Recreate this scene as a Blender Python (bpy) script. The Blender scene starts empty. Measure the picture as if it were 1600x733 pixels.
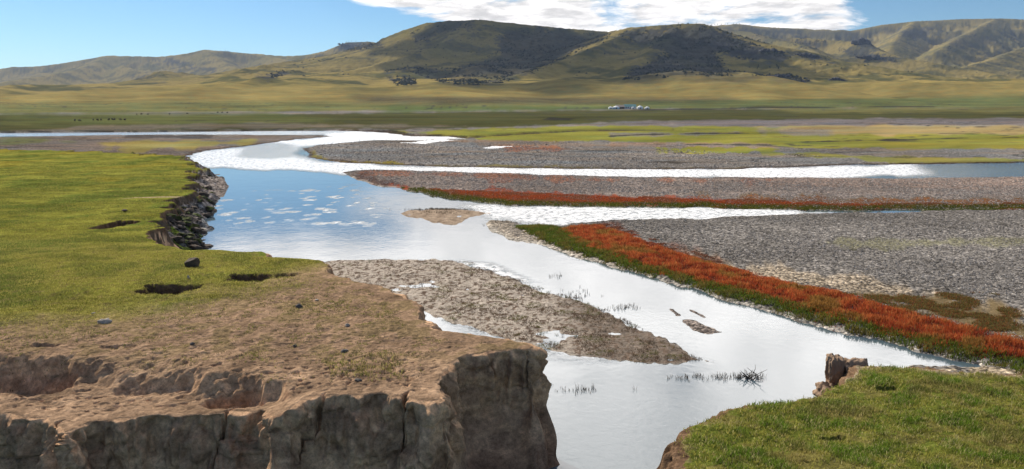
import bpy, bmesh, math, random
import numpy as np
from mathutils import Vector, Matrix

S = bpy.context.scene
R = math.radians
# ------------------------------------------------------------------ camera
F = 1232.0            # focal length in photo pixels (photo is 1600 x 733)
H = 11.0              # eye above the river
PITCH = math.atan((366.5 - 157.0) / F)
cam_d = bpy.data.cameras.new("camera")
cam = bpy.data.objects.new("camera", cam_d)
S.collection.objects.link(cam)
cam_d.sensor_width = 36.0
cam_d.lens = 36.0 * F / 1600.0
cam_d.clip_start = 0.1
cam_d.clip_end = 60000
cam.location = (0, 0, H)
cam.rotation_euler = (R(90) - PITCH, 0, 0)
S.camera = cam
# ------------------------------------------------------------------ light
SUN_EL, SUN_AZ = 30.0, -44.0        # azimuth from the view direction (+Y), negative = left
SKY = 0.075
sd = Vector((math.sin(R(SUN_AZ)) * math.cos(R(SUN_EL)), math.cos(R(SUN_AZ)) * math.cos(R(SUN_EL)), math.sin(R(SUN_EL))))
sun_d = bpy.data.lights.new("sun", 'SUN')
sun_d.energy = 5.0
sun_d.angle = R(0.53)
sun_d.color = (1.0, 0.91, 0.77)
sun = bpy.data.objects.new("sun", sun_d)
S.collection.objects.link(sun)
sun.rotation_euler = sd.to_track_quat('Z', 'Y').to_euler()
S.view_settings.view_transform = 'Standard'
S.view_settings.look = 'None'
S.view_settings.exposure = 0.30
S.view_settings.gamma = 1
S.render.engine = 'CYCLES'
S.render.resolution_x, S.render.resolution_y = 1024, 469


class NT:
    """small helper to write node trees"""
    def __init__(s, tree):
        s.t = tree; s.n = tree.nodes; s.l = tree.links
        s.n.clear()
    def node(s, kind, ins=None, **props):
        n = s.n.new(kind)
        for k, v in props.items(): setattr(n, k, v)
        if ins:
            for k, v in ins.items(): s.set(n.inputs[k], v)
        return n
    def set(s, sock, v):
        if isinstance(v, bpy.types.NodeSocket): s.l.new(v, sock)
        else: sock.default_value = v
    def math(s, op, a, b=0.0, c=0.0, clamp=False):
        n = s.n.new('ShaderNodeMath'); n.operation = op; n.use_clamp = clamp
        s.set(n.inputs[0], a); s.set(n.inputs[1], b)
        if op in ('MULTIPLY_ADD',): s.set(n.inputs[2], c)
        return n.outputs[0]
    def step(s, v, lo, hi, a=0.0, b=1.0):
        n = s.n.new('ShaderNodeMapRange'); n.interpolation_type = 'SMOOTHSTEP'
        s.set(n.inputs['Value'], v); n.inputs['From Min'].default_value = lo; n.inputs['From Max'].default_value = hi
        n.inputs['To Min'].default_value = a; n.inputs['To Max'].default_value = b
        return n.outputs[0]
    def mix(s, f, a, b, mode='MIX'):
        n = s.n.new('ShaderNodeMix'); n.data_type = 'RGBA'; n.blend_type = mode
        s.set(n.inputs['Factor'], f); s.set(n.inputs['A'], a); s.set(n.inputs['B'], b)
        return n.outputs['Result']
    def noise(s, vec, scale, detail=4, rough=0.55, dist=0.0):
        n = s.n.new('ShaderNodeTexNoise')
        if vec is not None: s.l.new(vec, n.inputs['Vector'])
        n.inputs['Scale'].default_value = scale; n.inputs['Detail'].default_value = detail
        n.inputs['Roughness'].default_value = rough; n.inputs['Distortion'].default_value = dist
        return n.outputs['Fac']


# ------------------------------------------------------------------ sky with clouds (world)
def make_world():
    w = bpy.data.worlds.new("World"); S.world = w; w.use_nodes = True
    T = NT(w.node_tree)
    sky = T.node('ShaderNodeTexSky', sky_type='NISHITA')
    sky.sun_disc = False
    sky.sun_elevation = R(SUN_EL)
    sky.sun_rotation = R(SUN_AZ)
    sky.altitude = 1600; sky.air_density = 1.0; sky.dust_density = 0.2; sky.ozone_density = 2.2
    skyc = T.mix(1.0, sky.outputs[0], (0.66, 0.92, 1.08, 1), 'MULTIPLY')
    tc = T.node('ShaderNodeTexCoord')
    sep = T.node('ShaderNodeSeparateXYZ', {0: tc.outputs['Generated']})
    x, y, z = sep.outputs
    hyp = T.math('SQRT', T.math('ADD', T.math('MULTIPLY', x, x), T.math('MULTIPLY', y, y)))
    el = T.math('DIVIDE', T.math('MAXIMUM', z, 0.0), T.math('MAXIMUM', hyp, 0.001))      # tan elevation
    az = T.math('ARCTAN2', x, y)                                                        # 0 ahead, + right
    den = T.math('ADD', T.math('MAXIMUM', z, 0.0), 0.10)
    pc = T.node('ShaderNodeCombineXYZ', {0: T.math('DIVIDE', x, den), 1: T.math('DIVIDE', y, den), 2: 0.0})
    P = pc.outputs[0]
    n1 = T.noise(P, 0.95, 9, 0.62, 0.5)
    n2 = T.noise(P, 3.6, 6, 0.6, 0.2)
    # the low bank of cloud over the main hill
    c_az = T.math('MULTIPLY', T.step(az, -0.30, -0.08), T.step(az, 0.45, 0.34))
    lo = T.math('SUBTRACT', el, T.math('MULTIPLY', az, -0.075))
    lo = T.math('MULTIPLY', T.step(lo, 0.075, 0.098), T.step(el, 0.40, 0.20))
    low = T.math('MULTIPLY', c_az, T.math('MULTIPLY', T.step(el, 0.066, 0.082), T.step(T.math('ADD', el, T.math('MULTIPLY', az, 0.1)), 0.078, 0.094)))
    # the big cloud above the frame
    b_az = T.math('MULTIPLY', T.step(az, -0.55, -0.28), T.step(az, 0.62, 0.44))
    big = T.math('MULTIPLY', b_az, T.math('MULTIPLY', T.step(el, 0.13, 0.20), T.step(el, 1.5, 0.8)))
    mid = T.math('MULTIPLY', T.step(az, -0.10, 0.02), T.math('MULTIPLY', T.step(az, 0.42, 0.3), T.step(el, 0.09, 0.14)))
    base = T.math('MULTIPLY', T.step(el, 0.25, 0.6), 0.30)
    cov = T.math('MAXIMUM', T.math('MAXIMUM', low, T.math('MULTIPLY', mid, 0.8)), T.math('MAXIMUM', T.math('MULTIPLY', big, 1.25), base))
    thr = T.math('ADD', T.math('MULTIPLY', cov, 0.315), T.math('MULTIPLY', T.math('SUBTRACT', n2, 0.5), 0.22))
    dens = T.step(T.math('ADD', n1, thr), 0.665, 0.80)
    dens = T.math('MULTIPLY', dens, T.step(cov, 0.0, 0.15))
    br = T.step(el, 0.10, 0.30, CLOUD_LOW, CLOUD_HIGH)
    shade = T.step(n2, 0.32, 0.62, 0.62, 1.08)
    brs = T.math('MULTIPLY', br, shade)
    cc = T.node('ShaderNodeCombineColor', {0: brs, 1: T.math('MULTIPLY', brs, 0.955), 2: T.math('MULTIPLY', brs, 0.915)})
    bg1 = T.node('ShaderNodeBackground', {'Color': skyc, 'Strength': SKY})
    bg2 = T.node('ShaderNodeBackground', {'Color': cc.outputs[0], 'Strength': 1.0})
    mx = T.node('ShaderNodeMixShader', {0: T.math('MULTIPLY', dens, 0.96), 1: bg1.outputs[0], 2: bg2.outputs[0]})
    out = T.node('ShaderNodeOutputWorld')
    T.l.new(mx.outputs[0], out.inputs['Surface'])
CLOUD_LOW, CLOUD_HIGH = 1.0, 3.4
make_world()

# ------------------------------------------------------------------ geometry helpers
CP, SP = math.cos(PITCH), math.sin(PITCH)
def W(px, py, z=0.0):
    """the point of the place, at height z, that the photo shows at a pixel"""
    u = (px - 800.0) / F; v = (366.5 - py) / F
    dx, dy, dz = u, CP + v * SP, -SP + v * CP
    t = (z - H) / dz
    return (dx * t, dy * t)
def WD(px, py, Y):
    """same, at a given forward distance: gives (x, y, z)"""
    u = (px - 800.0) / F; v = (366.5 - py) / F
    dx, dy, dz = u, CP + v * SP, -SP + v * CP
    t = Y / dy
    return (dx * t, Y, H + dz * t)
def proj(x, y, z):
    yc = y * CP - (z - H) * SP; zc = y * SP + (z - H) * CP
    return 800 + F * x / yc, 366.5 - F * zc / yc
def WP(pts, z=0.0): return [W(a, b, z) for a, b in pts]

rng = np.random.default_rng(7)
_perm = rng.permutation(65536).astype(np.int64)
def _h(ix, iy, iz):
    return _perm[(_perm[(_perm[ix & 65535] + iy) & 65535] + iz) & 65535]
def noise3(x, y, z):
    x = np.asarray(x, float); y = np.asarray(y, float); z = np.asarray(z, float) + 0 * x
    ix, iy, iz = np.floor(x).astype(np.int64), np.floor(y).astype(np.int64), np.floor(z).astype(np.int64)
    fx, fy, fz = x - ix, y - iy, z - iz
    u, v, w = [t * t * t * (t * (t * 6 - 15) + 10) for t in (fx, fy, fz)]
    def g(a, b, c, X, Y, Z):
        h = _h(ix + a, iy + b, iz + c)
        th = (h & 255) * (2 * math.pi / 256); cz = ((h >> 8) & 255) / 127.5 - 1; s = np.sqrt(1 - cz * cz)
        return s * np.cos(th) * X + s * np.sin(th) * Y + cz * Z
    r = 0
    for a in (0, 1):
        wa = u if a else 1 - u
        for b in (0, 1):
            wb = v if b else 1 - v
            for c in (0, 1):
                wc = w if c else 1 - w
                r = r + wa * wb * wc * g(a, b, c, fx - a, fy - b, fz - c)
    return r * 1.5
def noise2(x, y, seed=0.0):
    x = np.asarray(x, float); y = np.asarray(y, float)
    ix, iy = np.floor(x).astype(np.int64), np.floor(y).astype(np.int64)
    fx, fy = x - ix, y - iy
    u, v = [t * t * t * (t * (t * 6 - 15) + 10) for t in (fx, fy)]
    sd_ = int(seed * 131 + 17)
    def g(a, b):
        h = _h(ix + a, iy + b, np.int64(sd_)); th = h * (2 * math.pi / 65536)
        return np.cos(th) * (fx - a) + np.sin(th) * (fy - b)
    return ((1 - u) * ((1 - v) * g(0, 0) + v * g(0, 1)) + u * ((1 - v) * g(1, 0) + v * g(1, 1))) * 1.5
def fbm(x, y, o=4, seed=0, gain=0.5):
    r = 0; a = 1.0; f = 1.0
    for i in range(o):
        r = r + a * noise2(x * f + i * 11.3, y * f - i * 7.1, seed + i); a *= gain; f *= 2.03
    return r
def fbm3(x, y, z, o=3, gain=0.5):
    r = 0; a = 1.0; f = 1.0
    for i in range(o):
        r = r + a * noise3(x * f + i * 5.3, y * f + i * 9.7, z * f - i * 3.1); a *= gain; f *= 2.03
    return r
def worley(x, y, z):
    ix, iy, iz = np.floor(x).astype(np.int64), np.floor(y).astype(np.int64), np.floor(z).astype(np.int64)
    f1 = np.full(x.shape, 9.0); f2 = np.full(x.shape, 9.0)
    for a in (-1, 0, 1):
        for b in (-1, 0, 1):
            for c in (-1, 0, 1):
                h = _h(ix + a, iy + b, iz + c)
                d = np.sqrt((ix + a + (h & 31) / 31.0 - x) ** 2 + (iy + b + ((h >> 5) & 31) / 31.0 - y) ** 2 + (iz + c + ((h >> 10) & 31) / 31.0 - z) ** 2)
                f2 = np.minimum(f2, np.maximum(f1, d)); f1 = np.minimum(f1, d)
    return f1, f2
def ss(v, a, b):
    t = np.clip((v - a) / (b - a), 0, 1); return t * t * (3 - 2 * t)

def sdf(x, y, poly, nearest=False):
    """signed distance to a closed polygon, positive inside"""
    P = np.array(poly, float); n = len(P)
    best = np.full(x.shape, 1e30); bx = np.zeros(x.shape); by = np.zeros(x.shape)
    ins = np.zeros(x.shape, bool)
    for i in range(n):
        ax, ay = P[i]; cx, cy = P[(i + 1) % n]
        ex, ey = cx - ax, cy - ay
        L = ex * ex + ey * ey + 1e-12
        t = np.clip(((x - ax) * ex + (y - ay) * ey) / L, 0, 1)
        qx = ax + t * ex - x; qy = ay + t * ey - y
        d = qx * qx + qy * qy
        m = d < best
        best = np.where(m, d, best)
        if nearest: bx = np.where(m, qx, bx); by = np.where(m, qy, by)
        c = (ay > y) != (cy > y)
        if ey != 0:
            ins ^= c & (x < ex * (y - ay) / ey + ax)
    d = np.sqrt(best)
    D = np.where(ins, d, -d)
    if nearest:
        s = np.where(ins, -1.0, 1.0) / np.maximum(d, 1e-9)      # unit vector pointing inward
        return D, bx * s, by * s
    return D

def obj(name, me, mat=None, parent=None, coll=None):
    o = bpy.data.objects.new(name, me)
    if mat is not None and me is not None: me.materials.append(mat)
    S.collection.objects.link(o)
    if parent: o.parent = parent
    return o
def tag(o, label=None, cat=None, group=None, kind=None):
    if label: o['label'] = label
    if cat: o['category'] = cat
    if group: o['group'] = group
    if kind: o['kind'] = kind
    return o
def np_mesh(name, co, quads, col=None, extra=None, smooth=True, tri=False):
    me = bpy.data.meshes.new(name)
    n = len(co); m = len(quads); k = quads.shape[1]
    me.vertices.add(n); me.vertices.foreach_set('co', np.ascontiguousarray(co, np.float32).ravel())
    me.loops.add(m * k); me.loops.foreach_set('vertex_index', np.ascontiguousarray(quads, np.int32).ravel())
    me.polygons.add(m)
    me.polygons.foreach_set('loop_start', np.arange(0, m * k, k, dtype=np.int32))
    me.polygons.foreach_set('loop_total', np.full(m, k, np.int32))
    me.update(calc_edges=True)
    me.polygons.foreach_set('use_smooth', np.full(m, smooth, bool))
    if col is not None:
        a = me.attributes.new('Col', 'FLOAT_COLOR', 'POINT')
        c = np.ones((n, 4), np.float32); c[:, :3] = col; a.data.foreach_set('color', c.ravel())
    if extra is not None:
        for nm, v in extra.items():
            a = me.attributes.new(nm, 'FLOAT', 'POINT'); a.data.foreach_set('value', np.ascontiguousarray(v, np.float32))
    return me

# ------------------------------------------------------------------ plan of the valley
# waterlines, as the photo shows them on the level of the river
NORTH = WP([(-500, 206), (0, 208), (250, 206.5), (400, 205), (520, 204), (580, 206), (615, 209), (640, 213), (700, 213.5), (732, 217), (760, 214), (900, 205), (1700, 200)]) \
      + [(1600, 900), (3000, 12000), (-3000, 12000), (-1600, 900)]
UPPER = WP([(472, 236), (478, 231), (500, 227), (560, 221), (600, 219), (648, 220), (690, 217.3), (730, 217.5), (760, 214), (900, 206), (1700, 200),
            (2300, 240), (1700, 252), (1600, 254), (1500, 256), (1400, 257), (1300, 258), (1240, 261), (1150, 264), (1000, 265), (850, 263.5), (700, 261), (600, 257), (540, 254), (500, 250), (480, 243)])
MIDBAR = WP([(538, 269), (570, 266.5), (650, 267), (700, 268), (850, 274), (1000, 277), (1200, 278.5), (1350, 279), (1600, 277), (2300, 270), (2300, 330), (1600, 327), (1500, 328),
             (1460, 329.5), (1350, 330), (1200, 327), (1100, 324.5), (1000, 325), (870, 323), (800, 321.5), (735, 316), (680, 308), (640, 300), (622, 294), (590, 290), (560, 281), (548, 276)])
LOWBAR = WP([(753, 350), (765, 344), (790, 345), (820, 352), (870, 353), (935, 345), (1000, 342.5), (1100, 341.5), (1200, 337), (1300, 333.5), (1400, 331), (1500, 328), (1600, 325),
             (2300, 325), (2300, 640), (1700, 600), (1600, 590), (1560, 577), (1500, 566), (1400, 542), (1300, 516), (1200, 486), (1100, 459), (1030, 438), (960, 419), (900, 402), (850, 386), (800, 375), (770, 364)])
SOUTH = WP([(-500, 216), (0, 214), (150, 212), (250, 210.5), (400, 211), (500, 211.5), (522, 213), (470, 217), (430, 222), (380, 229), (320, 236), (292, 246), (290, 251), (305, 260), (325, 268),
            (340, 276), (360, 291), (350, 301), (332, 318), (318, 332), (300, 345), (296, 362), (302, 380), (300, 392), (180, 470)]) + [(-14, 30), (-60, 25), (-300, 60)]
ISLE = WP([(622, 334), (640, 328), (680, 326), (740, 327), (768, 333), (742, 341), (715, 352), (690, 351), (655, 344), (635, 339)])
MUD = WP([(500, 412), (520, 407), (600, 406), (680, 404), (730, 411), (770, 424), (815, 441), (860, 458), (930, 478), (985, 508), (1020, 520), (1070, 546), (1108, 565), (1060, 569),
          (1000, 569), (950, 562), (900, 556), (850, 546), (800, 534), (740, 516), (660, 490), (560, 470), (500, 440)])
SB1 = WP([(1063, 499), (1085, 500), (1128, 519), (1105, 522), (1082, 517)])
SB2 = WP([(1044, 481), (1052, 483), (1066, 494), (1056, 494)])
SB3 = WP([(1074, 483), (1080, 484), (1104, 496), (1100, 497)])
SPIT = WP([(1360, 572), (1450, 571), (1560, 573), (1700, 585), (2000, 640), (1500, 680), (1330, 620)])
BARS = [NORTH, UPPER, MIDBAR, LOWBAR, SOUTH, ISLE, MUD, SPIT]
SANDS = [SB1, SB2, SB3]
PUDDLES = [WP([(575, 224.5), (640, 222), (690, 217), (728, 219), (690, 223), (660, 226.5), (620, 224.5)]), WP([(742, 231), (770, 228.5), (852, 228), (852, 229.4), (790, 231), (770, 234)])]
# rims of the two grassed terraces
def Tl(y): return np.interp(y, [10, 25, 33, 40, 55, 80, 128, 200], [3.7, 3.7, 3.45, 3.1, 2.3, 1.9, 1.3, 0.8])
def rimpt(px, py):
    z = 3.0
    for _ in range(8): z = float(Tl(W(px, py, z)[1]))
    return W(px, py, z)
RIML = [rimpt(*p) for p in [(-300, 234), (0, 233), (100, 235), (200, 239), (270, 243), (292, 250), (303, 262), (298, 285), (272, 318), (248, 345), (238, 368), (262, 383), (300, 389), (360, 391),
        (416, 393), (426, 402), (470, 403), (505, 405), (515, 411), (523, 429), (560, 438), (612, 449), (645, 461), (661, 475), (664, 496), (690, 511), (740, 520), (790, 525), (835, 534)]] \
    + [W(a, b, 3.7) for a, b in [(846, 541), (832, 549), (805, 548), (765, 549), (735, 557), (718, 570), (707, 585), (700, 598), (705, 612), (692, 627), (655, 630), (632, 628), (590, 620), (540, 622), (480, 625), (420, 640)]] \
    + [W(a, b, 3.15) for a, b in [(405, 648), (340, 655), (250, 652), (150, 668), (90, 690), (60, 660), (0, 655), (-80, 665)]] + [(-60, 15), (-300, 60)]
RIMR = [W(a, b, 1.42) for a, b in [(1010, 800), (1062, 733), (1060, 690), (1090, 662), (1135, 634), (1190, 628), (1255, 622), (1296, 606), (1322, 588), (1332, 567), (1390, 570), (1500, 577), (1600, 584), (2100, 620)]] + [(60, 30), (60, 5), (0, 5)]

def terrain(x, y, fine=True):
    """plan point -> displaced point, colour and masks"""
    r = np.hypot(x, y)
    near = ss(r, 95, 45)
    # floodplain bars
    amp = np.clip(0.012 * r, 0.12, 1.6)
    wob = amp * (fbm(x / (amp * 5), y / (amp * 5), 3, 1) + 0.45 * fbm(x / amp, y / amp, 2, 5))
    D = np.full(x.shape, -1e9); sets = {}
    for nm, p in zip('NORTH UPPER MIDBAR LOWBAR SOUTH ISLE MUD SPIT'.split(), BARS):
        far_off = (y.min() > 420) or (nm in ('MIDBAR', 'LOWBAR', 'ISLE', 'MUD', 'SPIT') and y.min() > 170) or (nm == 'NORTH' and y.max() < 120) or (nm == 'UPPER' and y.max() < 70)
        if far_off and nm == 'NORTH' and y.min() > 420: d = np.full(x.shape, 100.0)
        elif far_off: d = np.full(x.shape, -100.0)
        else: d = sdf(x, y, p)
        sets[nm] = d
        D = np.maximum(D, d)
    Db = D + wob * np.where(sets['UPPER'] > -12, 0.7, 1.0)
    hb = 0.30 + 0.12 * fbm(x / 14, y / 14, 3, 9) + np.clip((r - 300) * 0.0009, 0, 0.6)
    z = np.where(Db > 0, hb * (1 - np.exp(-np.maximum(Db, 0) / (0.8 + 0.006 * r))), -0.5 * (1 - np.exp(np.minimum(Db, 0) / 0.9)))
    # steeper cut bank on the far side of the river
    z = z + 0.5 * ss(sets['NORTH'], 0.0, 2.5) * ss(y, 1400, 500) * (Db > 0)
    # mud flat and small isle stay low, with puddles
    lowf = np.maximum(ss(sets['MUD'], -1.0, 0.5), ss(sets['ISLE'], -1, .5))
    zl = 0.035 + 0.018 * fbm(x / 0.9, y / 0.9, 3, 3) + 0.040 * fbm(x / 3.4, y / 3.4, 3, 4)
    z = np.where((Db > 0) & (lowf > 0), z * (1 - lowf) + lowf * zl * ss(Db, 0, .6), z)
    for p in (SANDS if y.min() < 60 else []):
        d = sdf(x, y, p) + 0.12 * fbm(x * 1.5, y * 1.5, 3, 2)
        z = np.maximum(z, np.where(d > -0.3, 0.06 * ss(d, -0.3, 0.5) - 0.02, -9))
    for p in (PUDDLES if 150 < y.max() and y.min() < 300 else []):
        z = np.where(sdf(x, y, p) + 1.2 * fbm(x / 5, y / 6, 3, 8) > 0, -.05, z)
    # left terrace
    if y.min() > 260: DL, nx, ny = np.full(x.shape, -100.0), 0 * x, 0 * x
    else: DL, nx, ny = sdf(x, y, RIML, True)
    nearL = ss(r, 60, 42)
    DLn = DL + nearL * (0.22 * fbm(x / 1.9, y / 1.9, 3, 21) + 0.05 * fbm(x / .35, y / .35, 2, 22)) + (1 - nearL) * (0.016 * r * fbm(x / 5, y / 5, 3, 23) + 0.008 * r * fbm(x / 1.4, y / 1.4, 2, 29))
    for cpx, cw, cd in [(637, .05, .75), (508, .05, .28), (352, .04, .35), (118, .05, .3), (768, .05, .3)] if y.min() < 26 else []:
        cx_, cy_ = W(cpx, 625, 3.6)
        DLn = DLn - cd * np.exp(-((x - cx_ - .22 * (y - 19.2) - .10 * fbm(y / .35, y * 0 + cpx, 3, 50)) / cw) ** 2) * ss(np.abs(y - cy_), 1.3, .5) * ss(DLn, .9, .2)
    T = Tl(y)
    xg = W(440, 630, 3.4)[0]
    ysc = np.interp(x, [-14, -11.3, -8.9, -6.4, -5.4], [21.8, 21.3, 20.6, 19.8, 19.3]) + .25 * fbm(x / .9, y / .9, 3, 33)
    wd = .42 + 1.0 * np.exp(-((x + 10.3) / 1.0) ** 2)
    T = T - 0.50 * ss(x, xg + 0.9, xg - 0.7) * ss(y, ysc + wd, ysc - wd)
    T = T + 0.10 * fbm(x / 6, y / 6, 3, 30) * ss(y, 14, 30)
    w = 1.25 * nearL + 0.9 * (1 - nearL)
    w = 0.45
    t = nearL * np.clip((DLn + 2.0) / 2.3, 0, 1) + (1 - nearL) * np.clip((DLn + 2.9) / 3.1, 0, 1)
    frac = nearL * np.interp(DLn, [-2.0, -1.85, 0, .12, .3], [0, .10, .93, .985, 1.0]) + (1 - nearL) * (.72 * t ** 1.2 + .28 * ss(t, .82, 1))
    zs = z
    z = zs + (T - zs) * frac
    Dp = np.interp(DLn, [-5, -2.0, -1.8, 0, .12, .3, .7], [-5, -0.60, -0.34, 0.0, 0.10, 0.28, .7])
    Dp = Dp - np.interp(DLn, [-5, -1.9, -.25, 0], [0, .75, .05, 0]) * ss(ny, .55, .95) * (y < 21.5)
    sh = np.where((DLn > -5) & (DLn < .7), (Dp - DLn), 0) * nearL
    X = x + nx * sh; Y = y + ny * sh
    wallL = nearL * ss(t, 0.0, 0.1) * ss(t, .98, 0.86)
    # right bank
    if y.min() > 60: DR, mx, my = np.full(x.shape, -100.0), 0 * x, 0 * x
    else: DR, mx, my = sdf(x, y, RIMR, True)
    DRn = DR + 0.16 * fbm(x / 1.1, y / 1.1, 3, 41) + 0.05 * fbm(x / .3, y / .3, 2, 42)
    wr = 0.8
    tr = np.clip((DRn + 1.2) / 1.5, 0, 1)
    TR = 1.42 + 0.10 * fbm(x / 3, y / 3, 3, 44) + 0.05 * fbm(x / 0.9, y / 0.9, 2, 45)
    back = ss(y, 27, 33)                                # towards the spit the bank fades to the level of the bars
    fr = np.interp(tr, [0, .1, .84, 1], [0, .08, .95, 1])
    z = z + (TR * (1 - 0.0 * back) - z) * fr
    Dp = np.interp(DRn, [-3, -1.2, -1.05, 0.05, .3, .8], [-3, -0.38, -0.18, 0.0, 0.24, .8])
    sh = np.where((DRn > -3) & (DRn < .8), (Dp - DRn), 0)
    X = X + mx * sh; Y = Y + my * sh
    wallR = ss(tr, 0, .12) * ss(tr, 1, .8)
    # outward bulges, flutes and ledges of the earth walls
    wall = np.maximum(wallL, wallR)
    if fine and (wall > 0).any():
        m = wall > 0
        xm, ym, zm = X[m], Y[m], z[m]
        fl = fbm3(xm * 1.15, ym * 1.15, zm * 0.38, 3)
        fl = fl * 0.42 - 0.22 * np.abs(fbm3(xm * 2.6 + 9, ym * 2.6, zm * 0.55, 2)) + 0.07 * fbm3(xm * 5, ym * 5, zm * 4.0, 3)
        lay = 0.0
        ox = -(nx * wallL + mx * wallR)[m]; oy = -(ny * wallL + my * wallR)[m]
        f1, f2 = worley(xm * .75 + .25 * fl, ym * .75, zm * .95)
        g_ = f2 - f1
        fl = fl + .20 * (f1 - .5) * -1.0 - .11 * np.exp(-(g_ / .07) ** 2)
        sc = np.where(wallR[m] > wallL[m], 0.45, 0.95)
        X = X.copy(); Y = Y.copy(); z = z.copy()
        X[m] += ox * (fl * sc + lay); Y[m] += oy * (fl * sc + lay)
        z[m] += 0.05 * fbm3(xm * 5, ym * 5, zm * 5, 2) * wall[m]
    # hollows and slumps whose far edge is a small scarp
    topL = ss(DLn, 0.3, 1.0) * (DL > 0)
    def hollow(px, py, zz, rx, ry, depth, z, ang=0.0, sharp=0.16):
        cx, cy = W(px, py, zz)
        if y.min() > cy + 8 or y.max() < cy - 8: return z
        c, s = math.cos(ang), math.sin(ang)
        u = ((x - cx) * c + (y - cy) * s) / rx; v = (-(x - cx) * s + (y - cy) * c) / ry
        u = u + 0.22 * fbm(x / (rx * .8), y / (rx * .8), 3, px); v = v + 0.25 * fbm(x / (rx * .5), y / (ry * .9), 3, py)
        f = ss(np.abs(u), 1.0, 0.72) * ss(v, -1.0, 0.6) * ss(v, 1.0, 1.0 - sharp * 2)
        return z - depth * f
    z = hollow(262, 458, 3.35, 1.10, 1.0, 0.62, z)
    z = hollow(388, 441, 3.2, 0.95, 1.0, 0.52, z)
    z = hollow(448, 437, 3.2, 0.6, 0.7, 0.16, z)
    z = hollow(178, 357, 2.1, 0.85, 2.6, 0.95, z, 0, 0.10)
    z = hollow(20, 585, 3.5, 1.6, 0.95, 0.55, z, -0.25, 0.4)
    z = hollow(250, 612, 3.2, 1.3, 0.5, 0.22, z, 0.05, 0.45)
    z = hollow(370, 618, 3.4, 0.75, 0.45, 0.38, z, 0.2, 0.25)
    z = hollow(70, 545, 3.6, 0.5, 0.25, 0.10, z); z = hollow(170, 548, 3.6, 0.3, 0.22, 0.10, z)
    z = hollow(1390, 612, 1.4, 0.45, 0.35, 0.16, z); z = hollow(1305, 690, 1.4, 0.4, 0.3, 0.14, z)
    # far fan and hills
    zf, hillw, rdist = hills(x, y)
    z = z + zf
    # micro relief on dirt and gravel near the camera
    if fine:
        g = ss(r, 60, 30)
        dirtz = topL * ss(y, 36, 30)
        n1 = fbm(x / .55, y / .55, 3, 60)
        bumps = 0.045 * n1 - 0.03 * np.abs(noise2(x / .22, y / .18, 61)) - 0.06 * ss(noise2(x / .26, y / .21, 63), 0.25, 0.6) * ss(y, 23, 20.5)
        z = z + dirtz * bumps * g
        z = z + 0.035 * fbm(x / 1.3, y / 1.3, 4, 64) * topL * (1 - dirtz) * ss(r, 90, 40)
        z = z + (Db > 0.3) * (1 - frac) * (1 - lowf) * ss(r, 140, 60) * 0.028 * fbm(x / .9, y / .5, 4, 66)
        # rough clods along the eroded left shore
        sh_ = ss(DLn, 0.2, -0.3) * ss(DLn, -9, -4.0) * ss(sets['SOUTH'], -.5, .8) * ss(y, 46, 50) * ss(y, 130, 100)
        z = z + sh_ * (0.14 * np.abs(fbm(x / 1.6, y / 1.6, 3, 70)) + 0.16 * ss(fbm(x / .9, y / 1.1, 3, 71), .1, .5))
    return dict(X=X, Y=Y, Z=z, Db=Db, DL=DLn, DR=DRn, wallL=wallL, wallR=wallR, frac=frac, fr=fr, topL=topL, sets=sets, hill=hillw, r=r, rd=rdist)

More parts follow.
